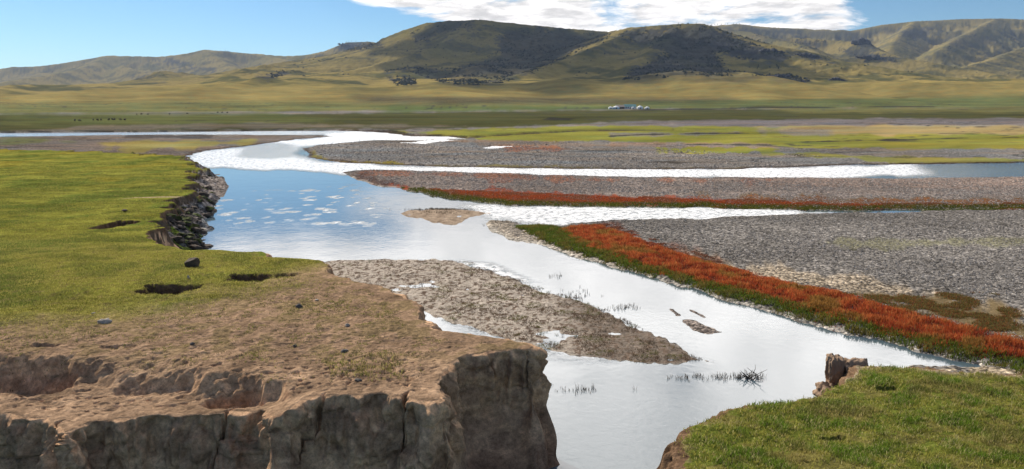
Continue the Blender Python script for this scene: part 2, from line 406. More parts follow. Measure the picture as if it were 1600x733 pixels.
# ------------------------------------------------------------------ hills: ridge lines seen in the photo, each at its distance
RIDGES = [
    # (foot steepness k, points as px, py, distance)
    (1.61, [(-500, 128, 5600), (-200, 118, 5400), (0, 108, 5300), (25, 104, 5200), (60, 103, 5200), (95, 99, 5200), (165, 87, 5200), (215, 88, 5100), (250, 89, 5100), (285, 85, 5000), (320, 78, 5000), (350, 80, 5000), (375, 83, 5000), (410, 85, 5000), (445, 88, 4900), (480, 86, 4800), (510, 80, 4600), (545, 66, 4400), (575, 65, 4400), (610, 70, 4300), (700, 74, 4300)]),
    (1.86, [(165, 88, 5200), (140, 104, 4600), (90, 116, 4100), (20, 126, 3700)]),
    (1.86, [(320, 79, 5000), (350, 98, 4500), (372, 108, 4000)]),
    (1.49, [(192, 103, 4600), (240, 120, 4000)]),
    (1.86, [(410, 86, 5000), (470, 98, 4300)]),
    (1.55, [(590, 71, 3000), (610, 62, 2900), (640, 46, 2750), (668, 37, 2700), (700, 33.5, 2650), (750, 31.5, 2600), (800, 37, 2650), (850, 42, 2650), (900, 46.5, 2700), (945, 50, 2750), (1010, 58, 2800)]),
    (1.98, [(610, 62, 2900), (560, 78, 2850), (500, 90, 2650), (450, 97, 2450), (400, 105, 2300), (320, 119, 2100), (220, 134, 1900), (120, 144, 1800)]),
    (1.36, [(755, 33, 2600), (735, 46, 2480), (700, 66, 2320), (650, 86, 2130), (605, 99, 1980), (540, 114, 1820), (460, 130, 1700)]),
    (1.24, [(668, 38, 2700), (630, 66, 2500), (580, 88, 2300), (520, 104, 2150)]),
    (1.15, [(850, 44, 2650), (835, 70, 2400), (800, 98, 2150), (772, 118, 1960)]),
    (1.15, [(905, 48, 2700), (895, 66, 2500), (878, 84, 2300)]),
    (1.49, [(955, 50, 2350), (985, 44.5, 2250), (1030, 40.5, 2200), (1075, 38, 2170), (1095, 38, 2150), (1130, 51, 2150), (1160, 65, 2100), (1200, 81, 2050), (1240, 94, 2000), (1280, 105, 1950), (1330, 114, 1900), (1450, 124, 1850), (1580, 134, 1800), (1800, 142, 1800)]),
    (1.24, [(1000, 43, 2230), (960, 62, 2080), (920, 80, 1930), (880, 96, 1800), (820, 116, 1640), (760, 133, 1500), (700, 146, 1380)]),
    (1.18, [(1060, 40, 2170), (1030, 74, 1900), (985, 104, 1700), (950, 126, 1550)]),
    (1.18, [(1120, 50, 2150), (1110, 84, 1900), (1090, 112, 1700), (1080, 132, 1560)]),
    (1.74, [(940, 52, 5000), (1100, 41, 4900), (1150, 37.5, 4800), (1200, 43, 4800), (1260, 45.5, 4800), (1330, 47.5, 4700), (1380, 38, 4700), (1430, 32, 4700), (1500, 27.5, 4700), (1560, 26.5, 4700), (1620, 29, 4700), (1800, 36, 4700), (2200, 60, 4800)]),
    (1.36, [(1120, 44, 4000), (1170, 50, 3700), (1210, 62, 3300), (1255, 70, 3000), (1275, 84, 2750)]),
    (1.36, [(1210, 61, 3500), (1260, 60, 3400), (1310, 64, 3300), (1345, 66, 3150), (1380, 82, 2950), (1420, 94, 2800)]),
    (1.36, [(1430, 33, 4700), (1400, 60, 4000), (1390, 78, 3500)]),
    (1.36, [(1560, 27, 4700), (1500, 58, 3900), (1460, 84, 3300)]),
    (1.61, [(1900, 20, 3900), (1700, 48, 3700), (1640, 62, 3500), (1590, 78, 3200), (1550, 94, 2950), (1490, 110, 2600)]),
    (1.61, [(1280, 96, 2500), (1340, 90, 2550), (1400, 90, 2500), (1450, 98, 2400), (1520, 110, 2300), (1560, 118, 2200)]),
]
RSEG = []
for k, pts in RIDGES:
    w3 = [WD(*p) for p in pts]
    for a, b in zip(w3[:-1], w3[1:]): RSEG.append((k, a, b))
def hills(x, y):
    z = np.zeros(x.shape); rd = np.full(x.shape, 1e9)
    fan = np.clip((y - 1100) / 900.0, 0, None)
    fan = 15 * fan ** 1.5
    fan = np.minimum(fan, 60 + 0.0 * fan)
    m = y > 850
    if not m.any(): return z, np.zeros(x.shape), rd
    xm, ym = x[m], y[m]
    wx = xm + 60 * fbm(xm / 420, ym / 420, 3, 80) ; wy = ym + 60 * fbm(xm / 420 + 9, ym / 420, 3, 81)
    best = np.full(xm.shape, -1e9); rdm = np.full(xm.shape, 1e9)
    soft = np.zeros(xm.shape)
    for k, a, b in RSEG:
        ex, ey = b[0] - a[0], b[1] - a[1]; L = ex * ex + ey * ey
        def at(px, py):
            t = np.clip(((px - a[0]) * ex + (py - a[1]) * ey) / L, 0, 1)
            return t, np.hypot(a[0] + t * ex - px, a[1] + t * ey - py)
        t, d0 = at(xm, ym); _, d1 = at(wx, wy)
        bl = ss(d0, 20, 300); d = d0 * (1 - bl) + d1 * bl
        zr = a[2] + t * (b[2] - a[2])
        zr = np.maximum(zr, 4)
        d = np.sqrt(d * d + 14 ** 2) - 14
        h = zr * (.72 * np.exp(-np.maximum(d, 0) / (zr * k + 70)) + .28 * np.exp(-np.maximum(d, 0) / (zr * k * 2.2 + 120)))
        best = np.maximum(best, h) + 0.0
        soft += np.exp(np.clip(h / 5.0, 0, 90)) - 1.0
        rdm = np.minimum(rdm, d0)
    hs = 5.0 * np.log1p(soft) - 0.0
    hh = best * 0.75 + 0.25 * np.minimum(hs, best + 8)
    g = ss(rdm, 15, 260)
    rel = hh / 250.0
    # spurs running down to the plain
    sp_ = fbm(wx / 300 + .12 * wy / 300, wy / 1100, 3, 91, .5)
    hh = hh + (6 + hh * .38) * sp_ * ss(hh, 5, 30) * ss(hh, 190, 90) * ss(rdm, 30, 260) * ss(ym, 4200, 3000)
    # gullies and spurs
    gul = np.abs(fbm(wx / 170, wy / 240, 4, 90, 0.55))
    hh = hh - g * np.clip(hh, 0, 300) * 0.20 * (0.55 - gul).clip(0, 1) * ss(hh, 20, 70) + g * np.clip(rel, 0, 1) * 8 * fbm(xm / 60, ym / 60, 4, 95)
    hh = hh + ss(hh, 25, 80) * 1.6 * fbm(xm / 14, ym / 14, 3, 97)
    f = fan[m]
    zz = np.maximum(hh, f) + 3 * np.log1p(np.exp(-np.abs(hh - f) / 3))
    zz = zz * ss(ym, 900, 1350)
    z[m] = zz; rd[m] = rdm
    hw = np.zeros(x.shape); hw[m] = ss(hh, 8, 40)
    return z, hw, rd

# ------------------------------------------------------------------ ground cover colours (albedo)
def C(*a): return np.array(a, float)
YEL = C(.212, .207, .038); GRN = C(.130, .155, .030); DKG = C(.055, .075, .022); GRAV = C(.205, .185, .165); GREY = C(.185, .168, .15)
TAN = C(.34, .25, .12); SAND = C(.36, .29, .21); DIRT = C(.31, .205, .13); EARTH = C(.50, .315, .19); EARTHD = C(.13, .085, .055)
RED = C(.26, .085, .035); BRG = C(.15, .10, .075); OLV = C(.20, .165, .035); GOLD = C(.27, .205, .065); HGR = C(.095, .09, .035); ROCK = C(.045, .046, .052); PINK = C(.27, .195, .155)
DARK = C(.035, .033, .03)
# patches of the valley floor: (outline as seen in the photo, colour, softness in px, strength)
PATCH = [
    ([(-700, 150), (2300, 150), (2300, 300), (-700, 300)], GRAV, 1, 1.0),
    # far plain: grass, with the cloud-shadow band painted as darker green
    ([(-700, 120), (2300, 120), (2300, 167), (1000, 170), (-700, 183)], C(.150, .146, .050), 2, 1.0),
    ([(-700, 120), (2300, 120), (2300, 140), (1600, 148), (1200, 158), (900, 157), (600, 160), (300, 158), (0, 162), (-700, 160)], GOLD, 5, .9),
    ([(560, 150), (1150, 154), (1160, 160), (900, 163), (560, 161)], C(.10, .085, .045), 4, .8),
    ([(-700, 176), (300, 180), (1000, 171), (2300, 166), (2300, 184), (1600, 187), (1100, 190), (950, 192), (750, 200), (400, 204), (-700, 207)], C(.068, .068, .026), 2, 1.0),  # cloud shadow put into the ground colour
    ([(1000, 158), (1600, 152), (2300, 150), (2300, 164), (1000, 170)], C(.105, .122, .042), 1.5, .8),
    ([(600, 166), (950, 165), (960, 171), (600, 176)], C(.085, .12, .035), 2, .7),
    ([(1200, 170), (1600, 166), (2300, 166), (2300, 176), (1250, 176)], C(.14, .13, .045), 2, .8),
    ([(0, 176), (420, 176), (560, 188), (380, 196), (0, 194)], C(.10, .11, .036), 3, .7),
    ([(150, 196), (400, 192), (620, 195), (730, 197), (600, 200), (300, 202), (0, 206)], C(.17, .14, .11), 2, .7),
    ([(955, 189), (1200, 187), (1600, 184), (2300, 182), (2300, 194), (1600, 195), (1200, 197), (1000, 196)], C(.165, .145, .14), 1.5, .95),
    ([(620, 207), (760, 200), (950, 196), (1150, 198), (1400, 197), (2300, 196), (2300, 233), (1400, 233), (1250, 232), (1100, 226), (900, 221), (740, 218), (690, 213)], YEL, 1.5, .95),
    ([(1180, 199), (1350, 196), (2300, 194), (2300, 210), (1600, 211), (1400, 210), (1230, 210)], TAN, 2, .85),
    ([(950, 208), (1050, 206), (1150, 208), (1080, 213), (960, 214)], GRAV, 1.5, .8),
    ([(1190, 202), (1290, 203), (1290, 211), (1200, 211)], GRAV, 2, .7),
    ([(940, 221), (1100, 223), (1200, 226), (1240, 231), (1050, 229), (940, 226)], PINK, 1.5, .8),
    ([(1180, 233), (1600, 234), (2300, 232), (2300, 247), (1600, 246), (1400, 247), (1200, 243)], GRAV, 1, .95),
    ([(1028, 231), (1080, 229), (1200, 232), (1240, 233), (1160, 237), (1080, 241), (1040, 240)], YEL, .8, .95),
    ([(1205, 238), (1300, 240), (1400, 246), (1600, 247), (2300, 245), (2300, 255), (1600, 254), (1500, 255), (1400, 256), (1320, 247), (1210, 243)], YEL, 1, .8),
    ([(1300, 225), (1600, 221), (2300, 220), (2300, 232), (1400, 233)], OLV * 1.25, 1.5, .5),
    ([(640, 216), (960, 225), (1000, 231), (760, 229), (700, 222)], C(.25, .165, .11), 1.5, .6),
    ([(780, 228), (850, 229), (900, 233), (800, 236)], RED, 1, .6),
    ([(468, 233), (482, 232), (520, 248), (640, 256), (640, 260), (540, 256), (490, 252)], OLV, .8, .95),
    ([(640, 256), (1000, 262), (1200, 262), (1200, 266), (640, 262)], OLV * .8, .6, .7),
    # south bank below the far reach
    ([(-700, 212), (0, 214), (120, 212), (450, 211), (530, 212), (440, 224), (320, 240), (286, 252), (180, 238), (-700, 232)], C(.175, .145, .125), 1, 1),
    ([(165, 224), (240, 220), (400, 218), (400, 224), (300, 232), (200, 236)], C(.26, .22, .06), 2, .8),
    ([(0, 214), (90, 214), (110, 222), (0, 226)], C(.10, .115, .03), 2, .7),
    ([(200, 210), (350, 211), (330, 216), (200, 215)], C(.07, .06, .055), 1, .8),
    # middle bar
    ([(536, 262), (2300, 266), (2300, 335), (500, 335)], C(.215, .175, .15), 1, 1),
    ([(900, 274), (2300, 273), (2300, 290), (1500, 294), (1200, 292), (1000, 284)], PINK, 3, .7),
    ([(545, 266), (620, 266), (900, 277), (1200, 281), (1200, 286), (900, 284), (640, 276), (550, 272)], C(.26, .12, .075), 1.2, .75),
    ([(540, 268), (590, 280), (640, 290), (720, 302), (640, 304), (560, 286)], C(.09, .05, .04), 1.5, .7),
    ([(610, 288), (700, 294), (800, 298), (1000, 306), (1150, 308), (1600, 314), (2300, 314), (2300, 330), (1000, 330), (730, 318), (630, 300)], C(.235, .065, .032), 1.5, .95),
    ([(630, 298), (700, 303), (760, 311), (900, 317), (1100, 319), (1300, 322), (1300, 330), (900, 328), (700, 314)], C(.11, .10, .022), 1.5, .9),
    ([(1080, 302), (1200, 306), (1600, 312), (2300, 314), (2300, 320), (1600, 322), (1300, 324), (1150, 314)], C(.13, .085, .035), 2, .6),
    # lower right bar: dark pebbles, sand, faded reds
    ([(740, 336), (1500, 326), (2300, 320), (2300, 620), (1600, 600), (1000, 440)], GREY, 1, 1),
    ([(750, 342), (830, 342), (860, 360), (940, 400), (1000, 425), (900, 412), (760, 366)], C(.34, .29, .23), 2, .95),
    ([(1030, 390), (1100, 400), (1200, 418), (1280, 424), (1390, 440), (1500, 468), (1600, 486), (1700, 500), (1700, 520), (1600, 500), (1500, 480), (1410, 458), (1380, 465), (1290, 452), (1200, 440), (1100, 418)], SAND, 3, .9),
    ([(940, 350), (985, 372), (1060, 394), (1130, 408), (1100, 414), (1000, 400), (900, 366)], C(.16, .07, .05), 4, .75),
    ([(1360, 460), (1500, 462), (1620, 505), (1700, 520), (1700, 560), (1500, 520), (1400, 490)], C(.15, .105, .045), 4, .85),
    ([(1280, 376), (1600, 370), (1700, 372), (1700, 382), (1400, 388), (1280, 382)], C(.20, .19, .08), 3, .45),
    ([(1340, 568), (1700, 580), (1700, 592), (1560, 586), (1340, 576)], C(.40, .32, .22), 1, .95),
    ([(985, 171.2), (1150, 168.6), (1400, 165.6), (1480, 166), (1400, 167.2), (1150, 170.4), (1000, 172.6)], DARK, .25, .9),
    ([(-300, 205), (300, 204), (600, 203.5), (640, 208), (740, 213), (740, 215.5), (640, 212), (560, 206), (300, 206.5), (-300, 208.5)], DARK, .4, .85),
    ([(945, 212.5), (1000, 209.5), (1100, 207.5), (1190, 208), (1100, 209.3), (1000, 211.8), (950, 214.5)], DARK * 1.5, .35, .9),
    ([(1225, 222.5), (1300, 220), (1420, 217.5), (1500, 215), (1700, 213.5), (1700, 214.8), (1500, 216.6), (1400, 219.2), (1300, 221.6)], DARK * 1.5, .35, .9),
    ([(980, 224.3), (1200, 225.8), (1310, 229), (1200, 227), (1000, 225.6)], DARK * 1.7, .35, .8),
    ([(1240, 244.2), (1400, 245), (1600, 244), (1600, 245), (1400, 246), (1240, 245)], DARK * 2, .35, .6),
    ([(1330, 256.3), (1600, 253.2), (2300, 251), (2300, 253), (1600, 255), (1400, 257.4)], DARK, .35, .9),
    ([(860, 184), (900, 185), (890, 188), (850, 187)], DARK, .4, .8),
]
def ground_colour(t):
    X, Y, Z, r = t['X'], t['Y'], t['Z'], t['r']
    n = X.size
    col = np.tile(GRAV, (n, 1)); gr = np.ones(n)
    px, py = proj(X, Y, np.minimum(Z, 40))
    s1 = 10 + r * 0.06
    jx = fbm(X / s1, Y / (s1 * .5), 3, 101); 
    jit = fbm(X / (0.03 * r + .5), Y / (0.09 * r + .5), 4, 103, .6)
    fl = (t['frac'] < .5) & (t['fr'] < .5)
    for poly, c, soft, st in PATCH:
        P = np.array(poly, float)
        m = fl & (px > P[:, 0].min() - 60) & (px < P[:, 0].max() + 60) & (py > P[:, 1].min() - 12) & (py < P[:, 1].max() + 12)
        if not m.any(): continue
        # vertical pixels count more: compare in a stretched frame
        Ps = P.copy(); Ps[:, 0] *= 0.12
        d = sdf(px[m] * 0.12, py[m], Ps)
        ws = np.clip((py[m] - 150) / 60, 0.3, 3.0)
        ws = ws * min(1, soft * .8 + .1)
        d = d + jit[m] * 2.6 * ws + jx[m] * 1.2 * ws
        a = ss(d, -soft, soft) * st
        col[m] = col[m] * (1 - a[:, None]) + c * a[:, None]
        isg = float(c[2] < c[1] * .5)
        gr[m] = gr[m] * (1 - a) + (1 - isg) * a
    # streaks of creek cut and sedge in the far meadow
    mead = fl & (py > 160) & (py < 256)
    streak = np.abs(fbm(X / 60 + 3, Y / 26, 3, 110))
    sm = mead * ss(streak, .06, .015) * ss(fbm(X / 130, Y / 90, 2, 111), -.05, .25)
    col = col * (1 - sm[:, None] * .8) + DARK * 1.6 * sm[:, None] * .8
    far_ = ss(Y, 280, 450)
    var = fbm(X / (s1 * 1.5), Y / (s1 * .6), 4, 112, .6) * (1 - .4 * far_) + far_ * (.9 * fbm(X / 150, Y / 45, 5, 117, .65))
    col = col * (1 + 0.30 * var)[:, None]
    hue = fbm(X / 22, Y / 9, 3, 113) * (mead | (Y > 300))
    col[:, 0] *= 1 + .16 * hue; col[:, 2] *= 1 - .15 * hue
    # waterline: glare of the edge painted as a pale rim; dark rim farther off
    Db = t['Db']
    e = fl & (r < 300)
    pale = e * ss(Db, .55 + .002 * r, .15) * ss(Z, -.02, .02)
    kind = ss(fbm(X / 5, Y / 5, 2, 115), -.2, .1)
    pale = pale * np.where(t['sets']['LOWBAR'] > -1, 1.0, kind) * (Y < 115)
    col = col * (1 - .75 * pale[:, None]) + C(.46, .42, .36) * .75 * pale[:, None]
    dark = e * ss(Db, 1.8, .2) * (Y > 120)
    col = col * (1 - .8 * dark[:, None]) + BRG * .55 * .8 * dark[:, None]
    # mud flat: pale sand and dark stubble litter
    mud = ss(t['sets']['MUD'], -.3, .3) * fl
    ln = fbm(X / .35, Y / .5, 4, 120, .65)
    mudc = C(.42, .36, .295) * (1 - ss(ln, .08, .45))[:, None] + C(.14, .10, .075) * ss(ln, .08, .45)[:, None]
    br = ss(X, 1.5, 4.5)[:, None]
    mudc = mudc * (1 - .7 * br) + C(.13, .095, .07) * .7 * br * (1 + .5 * ln[:, None])
    col = col * (1 - mud[:, None]) + mudc * mud[:, None]
    isl = ss(t['sets']['ISLE'], -.3, .3) * fl
    iv = fbm(X / .8, Y / 1.2, 4, 121, .65)
    col = col * (1 - isl[:, None]) + (C(.33, .25, .18) + iv[:, None] * C(-.1, -.08, -.06)) * isl[:, None]
    for p in SANDS:
        m = sdf(X, Y, p) > -.6
        col[m] = C(.21, .175, .15)
    # shore strip below the left terrace
    shore = (t['sets']['SOUTH'] > -1) & (t['DL'] < -.05) & (Y > 42) & (Y < 128)
    sv = fbm(X / .5, Y / .8, 4, 130, .7)
    sc = C(.135, .115, .10) * (1 + 1.0 * sv)[:, None]
    gg = ss(fbm(X / 2.2, Y / 3.0, 3, 131), .0, .3) * ss(t['DL'], -6.0, -1.0) * ss(Y, 82, 66)
    sc = sc * (1 - gg[:, None]) + C(.085, .11, .02) * gg[:, None]
    lightp = ss(Y, 66, 80)[:, None]
    sc = sc * (1 - lightp) + C(.24, .205, .18) * (1 + .5 * sv)[:, None] * lightp
    col = np.where(shore[:, None], sc, col)
    # left terrace top
    topL = (t['frac'] > .5) & ((t['DL'] > -.3) | (Y < 50))
    g0 = fbm(X / 7, Y / 12, 4, 140, .6); g1 = fbm(X / 1.2, Y / 1.6, 4, 141, .65); g2 = fbm(X / 3, Y / 4, 3, 142, .6)
    gc = YEL * (1 - ss(g0, .05, .45))[:, None] + GRN * ss(g0, .05, .45)[:, None]
    warm = ss(fbm(X / 16, Y / 22, 3, 143), .1, .5)[:, None] * ss(Y, 50, 70)[:, None]
    gc = gc * (1 - .6 * warm) + C(.27, .21, .03) * .6 * warm
    st_ = fbm(X / 9, Y / 3.5, 4, 147, .65)
    gc = gc * (.88 + .18 * g1 + .14 * g2 + .24 * st_)[:, None]
    edg = 33.5 + 0.0 * X
    pyl = py + 16 * g2 + 14 * g1
    # dirt takes over towards the cliff
    lim = np.interp(px, [-300, 0, 200, 300, 400, 450, 520], [505, 500, 490, 465, 440, 418, 400])
    dm = ss(pyl, lim - 24, lim + 38)
    dcol = DIRT * (1 + .22 * g2 + .30 * g1)[:, None]
    sg = ss(g1 + .4 * g2, .0, .35)[:, None] * ss(Y, 20.5, 23)[:, None]
    dcol = dcol * (1 - .6 * sg) + C(.15, .115, .05) * .6 * sg
    lc = gc * (1 - dm[:, None]) + dcol * dm[:, None]
    pock = ss(fbm(X / .5, Y / .7, 3, 146), .38, .62) * ss(py, 372, 392) * (1 - dm)
    lc = lc * (1 - .6 * pock[:, None]) + C(.17, .12, .065) * .6 * pock[:, None]
    trk = ss(np.abs(Y - 82 - .25 * X), .9, .3) * ss(X, -37, -35) * ss(X, -29, -30) * (r > 60)
    lc = lc * (1 - trk[:, None]) + C(.36, .28, .18) * trk[:, None]
    # bare earth in slumps and on walls
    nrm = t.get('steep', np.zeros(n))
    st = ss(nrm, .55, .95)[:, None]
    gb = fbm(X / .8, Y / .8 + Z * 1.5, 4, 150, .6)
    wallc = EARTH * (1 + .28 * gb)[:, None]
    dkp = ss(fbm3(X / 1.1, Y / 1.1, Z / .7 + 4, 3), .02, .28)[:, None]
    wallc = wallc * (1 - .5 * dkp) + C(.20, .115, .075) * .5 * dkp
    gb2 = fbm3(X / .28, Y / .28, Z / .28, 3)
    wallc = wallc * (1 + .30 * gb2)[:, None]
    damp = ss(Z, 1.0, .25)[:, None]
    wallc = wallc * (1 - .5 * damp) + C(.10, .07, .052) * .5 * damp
    lc = lc * (1 - st) + wallc * (1 - .72 * ss(Y, 22, 26))[:, None] * st  # scarps of the farther hollows painted darker to stand in for their shade
    far_e = ss(t['DL'], 2.5, .6) * (Y > 48) * ss(Y, 140, 120)
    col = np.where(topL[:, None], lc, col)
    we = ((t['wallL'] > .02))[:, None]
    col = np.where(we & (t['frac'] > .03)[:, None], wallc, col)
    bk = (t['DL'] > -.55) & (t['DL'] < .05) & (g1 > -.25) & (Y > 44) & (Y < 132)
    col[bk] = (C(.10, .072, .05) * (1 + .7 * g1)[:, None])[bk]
    # right bank
    g3 = fbm(X / 1.6, Y / 1.6, 4, 160, .6)
    rc = C(.12, .14, .025) * (1 - ss(g3, 0, .4))[:, None] + C(.17, .15, .045) * ss(g3, 0, .4)[:, None]
    dry = ss(t['DR'] + .3 * g3, .35, .1)[:, None]
    rc = rc * (1 - dry) + C(.30, .22, .13) * dry
    bs = (ss(Y, 25.7, 26.6) * ss(t['DR'], .75, .3))[:, None]
    rc = rc * (1 - bs) + C(.36, .28, .18) * bs
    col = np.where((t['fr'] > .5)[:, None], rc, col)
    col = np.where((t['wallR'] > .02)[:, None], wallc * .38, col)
    # hills
    hw = np.maximum(t['hill'], ss(Y, 1150, 1500))
    hn = fbm(X / 130, Y / 130, 4, 170, .6); h2 = fbm(X / 24, Y / 24, 4, 171, .65)
    hc = GOLD * (1 - ss(hn, -.15, .45))[:, None] + HGR * ss(hn, -.15, .45)[:, None]
    hp = ss(Z, 35, 130)[:, None]
    hc = hc * (1 - .5 * hp) + C(.155, .13, .055) * .5 * hp
    pxr, pyr = proj(X, Y, Z)
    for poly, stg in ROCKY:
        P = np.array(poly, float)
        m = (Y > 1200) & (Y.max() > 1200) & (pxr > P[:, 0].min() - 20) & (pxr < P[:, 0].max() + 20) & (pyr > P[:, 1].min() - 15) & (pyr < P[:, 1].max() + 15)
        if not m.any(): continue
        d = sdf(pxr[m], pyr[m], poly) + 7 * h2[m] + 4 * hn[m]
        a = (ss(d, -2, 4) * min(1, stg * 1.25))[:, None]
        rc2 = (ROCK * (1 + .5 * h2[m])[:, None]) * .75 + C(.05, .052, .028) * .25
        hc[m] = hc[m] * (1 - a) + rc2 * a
    steep = t.get('slope', np.zeros(n))
    rk = (ss(h2 + .6 * hn, .25, .6) * ss(Z, 60, 140) * .7)[:, None]
    hc = hc * (1 - rk) + C(.062, .062, .045) * rk
    dip = ss(fbm(X / 260, Y / 420, 3, 175), .05, .5)[:, None]
    hc = hc * (1 - .35 * dip) + C(.10, .10, .035) * .35 * dip
    hc = hc * (1 + .16 * h2)[:, None]
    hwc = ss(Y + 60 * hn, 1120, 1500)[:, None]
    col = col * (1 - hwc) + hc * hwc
    gr = gr * (1 - hwc[:, 0])
    gr = np.where(topL | (t['fr'] > .5) | (mud > .5) | (isl > .5), 0.25, gr)
    gr = np.where((t['wallL'] > .01) | (t['wallR'] > .01), 0.0, gr)
    return np.clip(col, 0.004, .7), gr
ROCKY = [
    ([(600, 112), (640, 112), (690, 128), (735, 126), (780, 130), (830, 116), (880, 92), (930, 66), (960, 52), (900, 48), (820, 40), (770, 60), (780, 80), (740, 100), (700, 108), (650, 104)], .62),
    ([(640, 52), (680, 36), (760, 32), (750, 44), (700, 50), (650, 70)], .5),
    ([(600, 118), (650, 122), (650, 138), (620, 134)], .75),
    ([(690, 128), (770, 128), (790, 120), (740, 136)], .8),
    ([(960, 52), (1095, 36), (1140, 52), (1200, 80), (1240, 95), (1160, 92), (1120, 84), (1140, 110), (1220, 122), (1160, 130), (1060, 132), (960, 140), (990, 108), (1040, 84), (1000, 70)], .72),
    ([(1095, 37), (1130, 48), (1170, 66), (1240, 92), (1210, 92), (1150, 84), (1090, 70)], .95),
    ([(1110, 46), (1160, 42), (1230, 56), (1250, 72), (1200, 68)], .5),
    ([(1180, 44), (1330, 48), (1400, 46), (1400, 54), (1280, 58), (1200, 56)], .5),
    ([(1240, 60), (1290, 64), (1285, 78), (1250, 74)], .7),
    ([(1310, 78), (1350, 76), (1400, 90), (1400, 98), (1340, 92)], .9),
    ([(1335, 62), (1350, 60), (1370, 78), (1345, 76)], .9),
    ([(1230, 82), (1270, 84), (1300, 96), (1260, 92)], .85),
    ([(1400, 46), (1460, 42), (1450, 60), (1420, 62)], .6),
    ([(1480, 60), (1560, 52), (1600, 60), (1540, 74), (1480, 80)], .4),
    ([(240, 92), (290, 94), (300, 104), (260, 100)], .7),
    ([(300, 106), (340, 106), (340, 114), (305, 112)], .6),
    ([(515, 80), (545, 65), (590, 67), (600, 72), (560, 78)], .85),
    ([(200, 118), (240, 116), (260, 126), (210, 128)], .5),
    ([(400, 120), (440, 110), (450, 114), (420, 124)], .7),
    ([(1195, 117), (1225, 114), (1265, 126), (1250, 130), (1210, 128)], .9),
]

# ------------------------------------------------------------------ materials
def attr_mat(name, bump=1.0, sc=(1, 1, 1), rough=0.95):
    m = bpy.data.materials.new(name); m.use_nodes = True
    T = NT(m.node_tree)
    at = T.node('ShaderNodeAttribute', attribute_name='Col')
    ag = T.node('ShaderNodeAttribute', attribute_name='gr')
    geo = T.node('ShaderNodeNewGeometry')
    P = geo.outputs['Position']
    fine = T.noise(P, 9.0, 5, 0.7)
    vf = T.noise(P, 34.0, 4, 0.7)
    mid = T.noise(P, 1.3, 4, 0.65)
    vor = T.node('ShaderNodeTexVoronoi', {'Vector': P, 'Scale': 5.5}, feature='F1')
    vcol = T.node('ShaderNodeSeparateColor', {0: vor.outputs['Color']})
    vor2 = T.node('ShaderNodeTexVoronoi', {'Vector': P, 'Scale': 3.3}, feature='F1')
    v2c = T.node('ShaderNodeSeparateColor', {0: vor2.outputs['Color']})
    speck = T.math('ADD', T.step(vcol.outputs[0], 0, 1, 0.35, 1.35), T.step(v2c.outputs[1], .80, .96, 0.0, .8))
    grain = T.math('ADD', T.math('MULTIPLY', T.math('SUBTRACT', fine, .5), 1.9), T.math('ADD', T.math('MULTIPLY', T.math('SUBTRACT', mid, .5), .5), T.math('MULTIPLY', T.math('SUBTRACT', vf, .5), .9)))
    k = T.math('ADD', 1.0, grain)
    k2 = T.math('MULTIPLY', k, speck)
    f = T.node('ShaderNodeMix', {0: ag.outputs['Fac'], 2: k, 3: k2}, data_type='FLOAT')
    colr = T.node('ShaderNodeVectorMath', {0: at.outputs['Color'], 3: f.outputs[0]}, operation='SCALE')
    b0 = T.node('ShaderNodeBump', {'Strength': .6 * bump, 'Distance': .03, 'Height': vf})
    b1 = T.node('ShaderNodeBump', {'Strength': .75 * bump, 'Distance': .09, 'Height': fine, 'Normal': b0.outputs[0]})
    hh = T.math('MULTIPLY', T.math('SUBTRACT', .5, vor.outputs['Distance']), ag.outputs['Fac'])
    b2 = T.node('ShaderNodeBump', {'Strength': .8, 'Distance': .12, 'Height': hh, 'Normal': b1.outputs[0]})
    bs = T.node('ShaderNodeBsdfPrincipled', {'Base Color': colr.outputs[0], 'Roughness': rough, 'Normal': b2.outputs[0], 'Specular IOR Level': 0.0})
    out = T.node('ShaderNodeOutputMaterial', {0: bs.outputs[0]})
    return m
def blade_mat(name, trans=.45):
    m = bpy.data.materials.new(name); m.use_nodes = True
    T = NT(m.node_tree)
    at = T.node('ShaderNodeAttribute', attribute_name='Col')
    d = T.node('ShaderNodeBsdfDiffuse', {'Color': at.outputs['Color']})
    tr = T.node('ShaderNodeBsdfTranslucent', {'Color': at.outputs['Color']})
    mx = T.node('ShaderNodeMixShader', {0: trans, 1: d.outputs[0], 2: tr.outputs[0]})
    T.node('ShaderNodeOutputMaterial', {0: mx.outputs[0]})
    return m
def plain_mat(name, col, rough=.8, noise=.25, scale=6.0, spec=.2):
    m = bpy.data.materials.new(name); m.use_nodes = True
    T = NT(m.node_tree)
    tc = T.node('ShaderNodeTexCoord')
    n = T.noise(tc.outputs['Object'], scale, 5, .65)
    k = T.math('ADD', 1.0, T.math('MULTIPLY', T.math('SUBTRACT', n, .5), noise * 4))
    c = T.node('ShaderNodeVectorMath', {0: (*col, ), 3: k}, operation='SCALE')
    b = T.node('ShaderNodeBump', {'Strength': .5, 'Distance': .03, 'Height': n})
    bs = T.node('ShaderNodeBsdfPrincipled', {'Base Color': c.outputs[0], 'Roughness': rough, 'Normal': b.outputs[0], 'Specular IOR Level': spec})
    T.node('ShaderNodeOutputMaterial', {0: bs.outputs[0]})
    return m
M_ground = attr_mat('valley_ground')
M_hill = attr_mat('hill_grassland', .4)
M_blade = blade_mat('grass_blades')

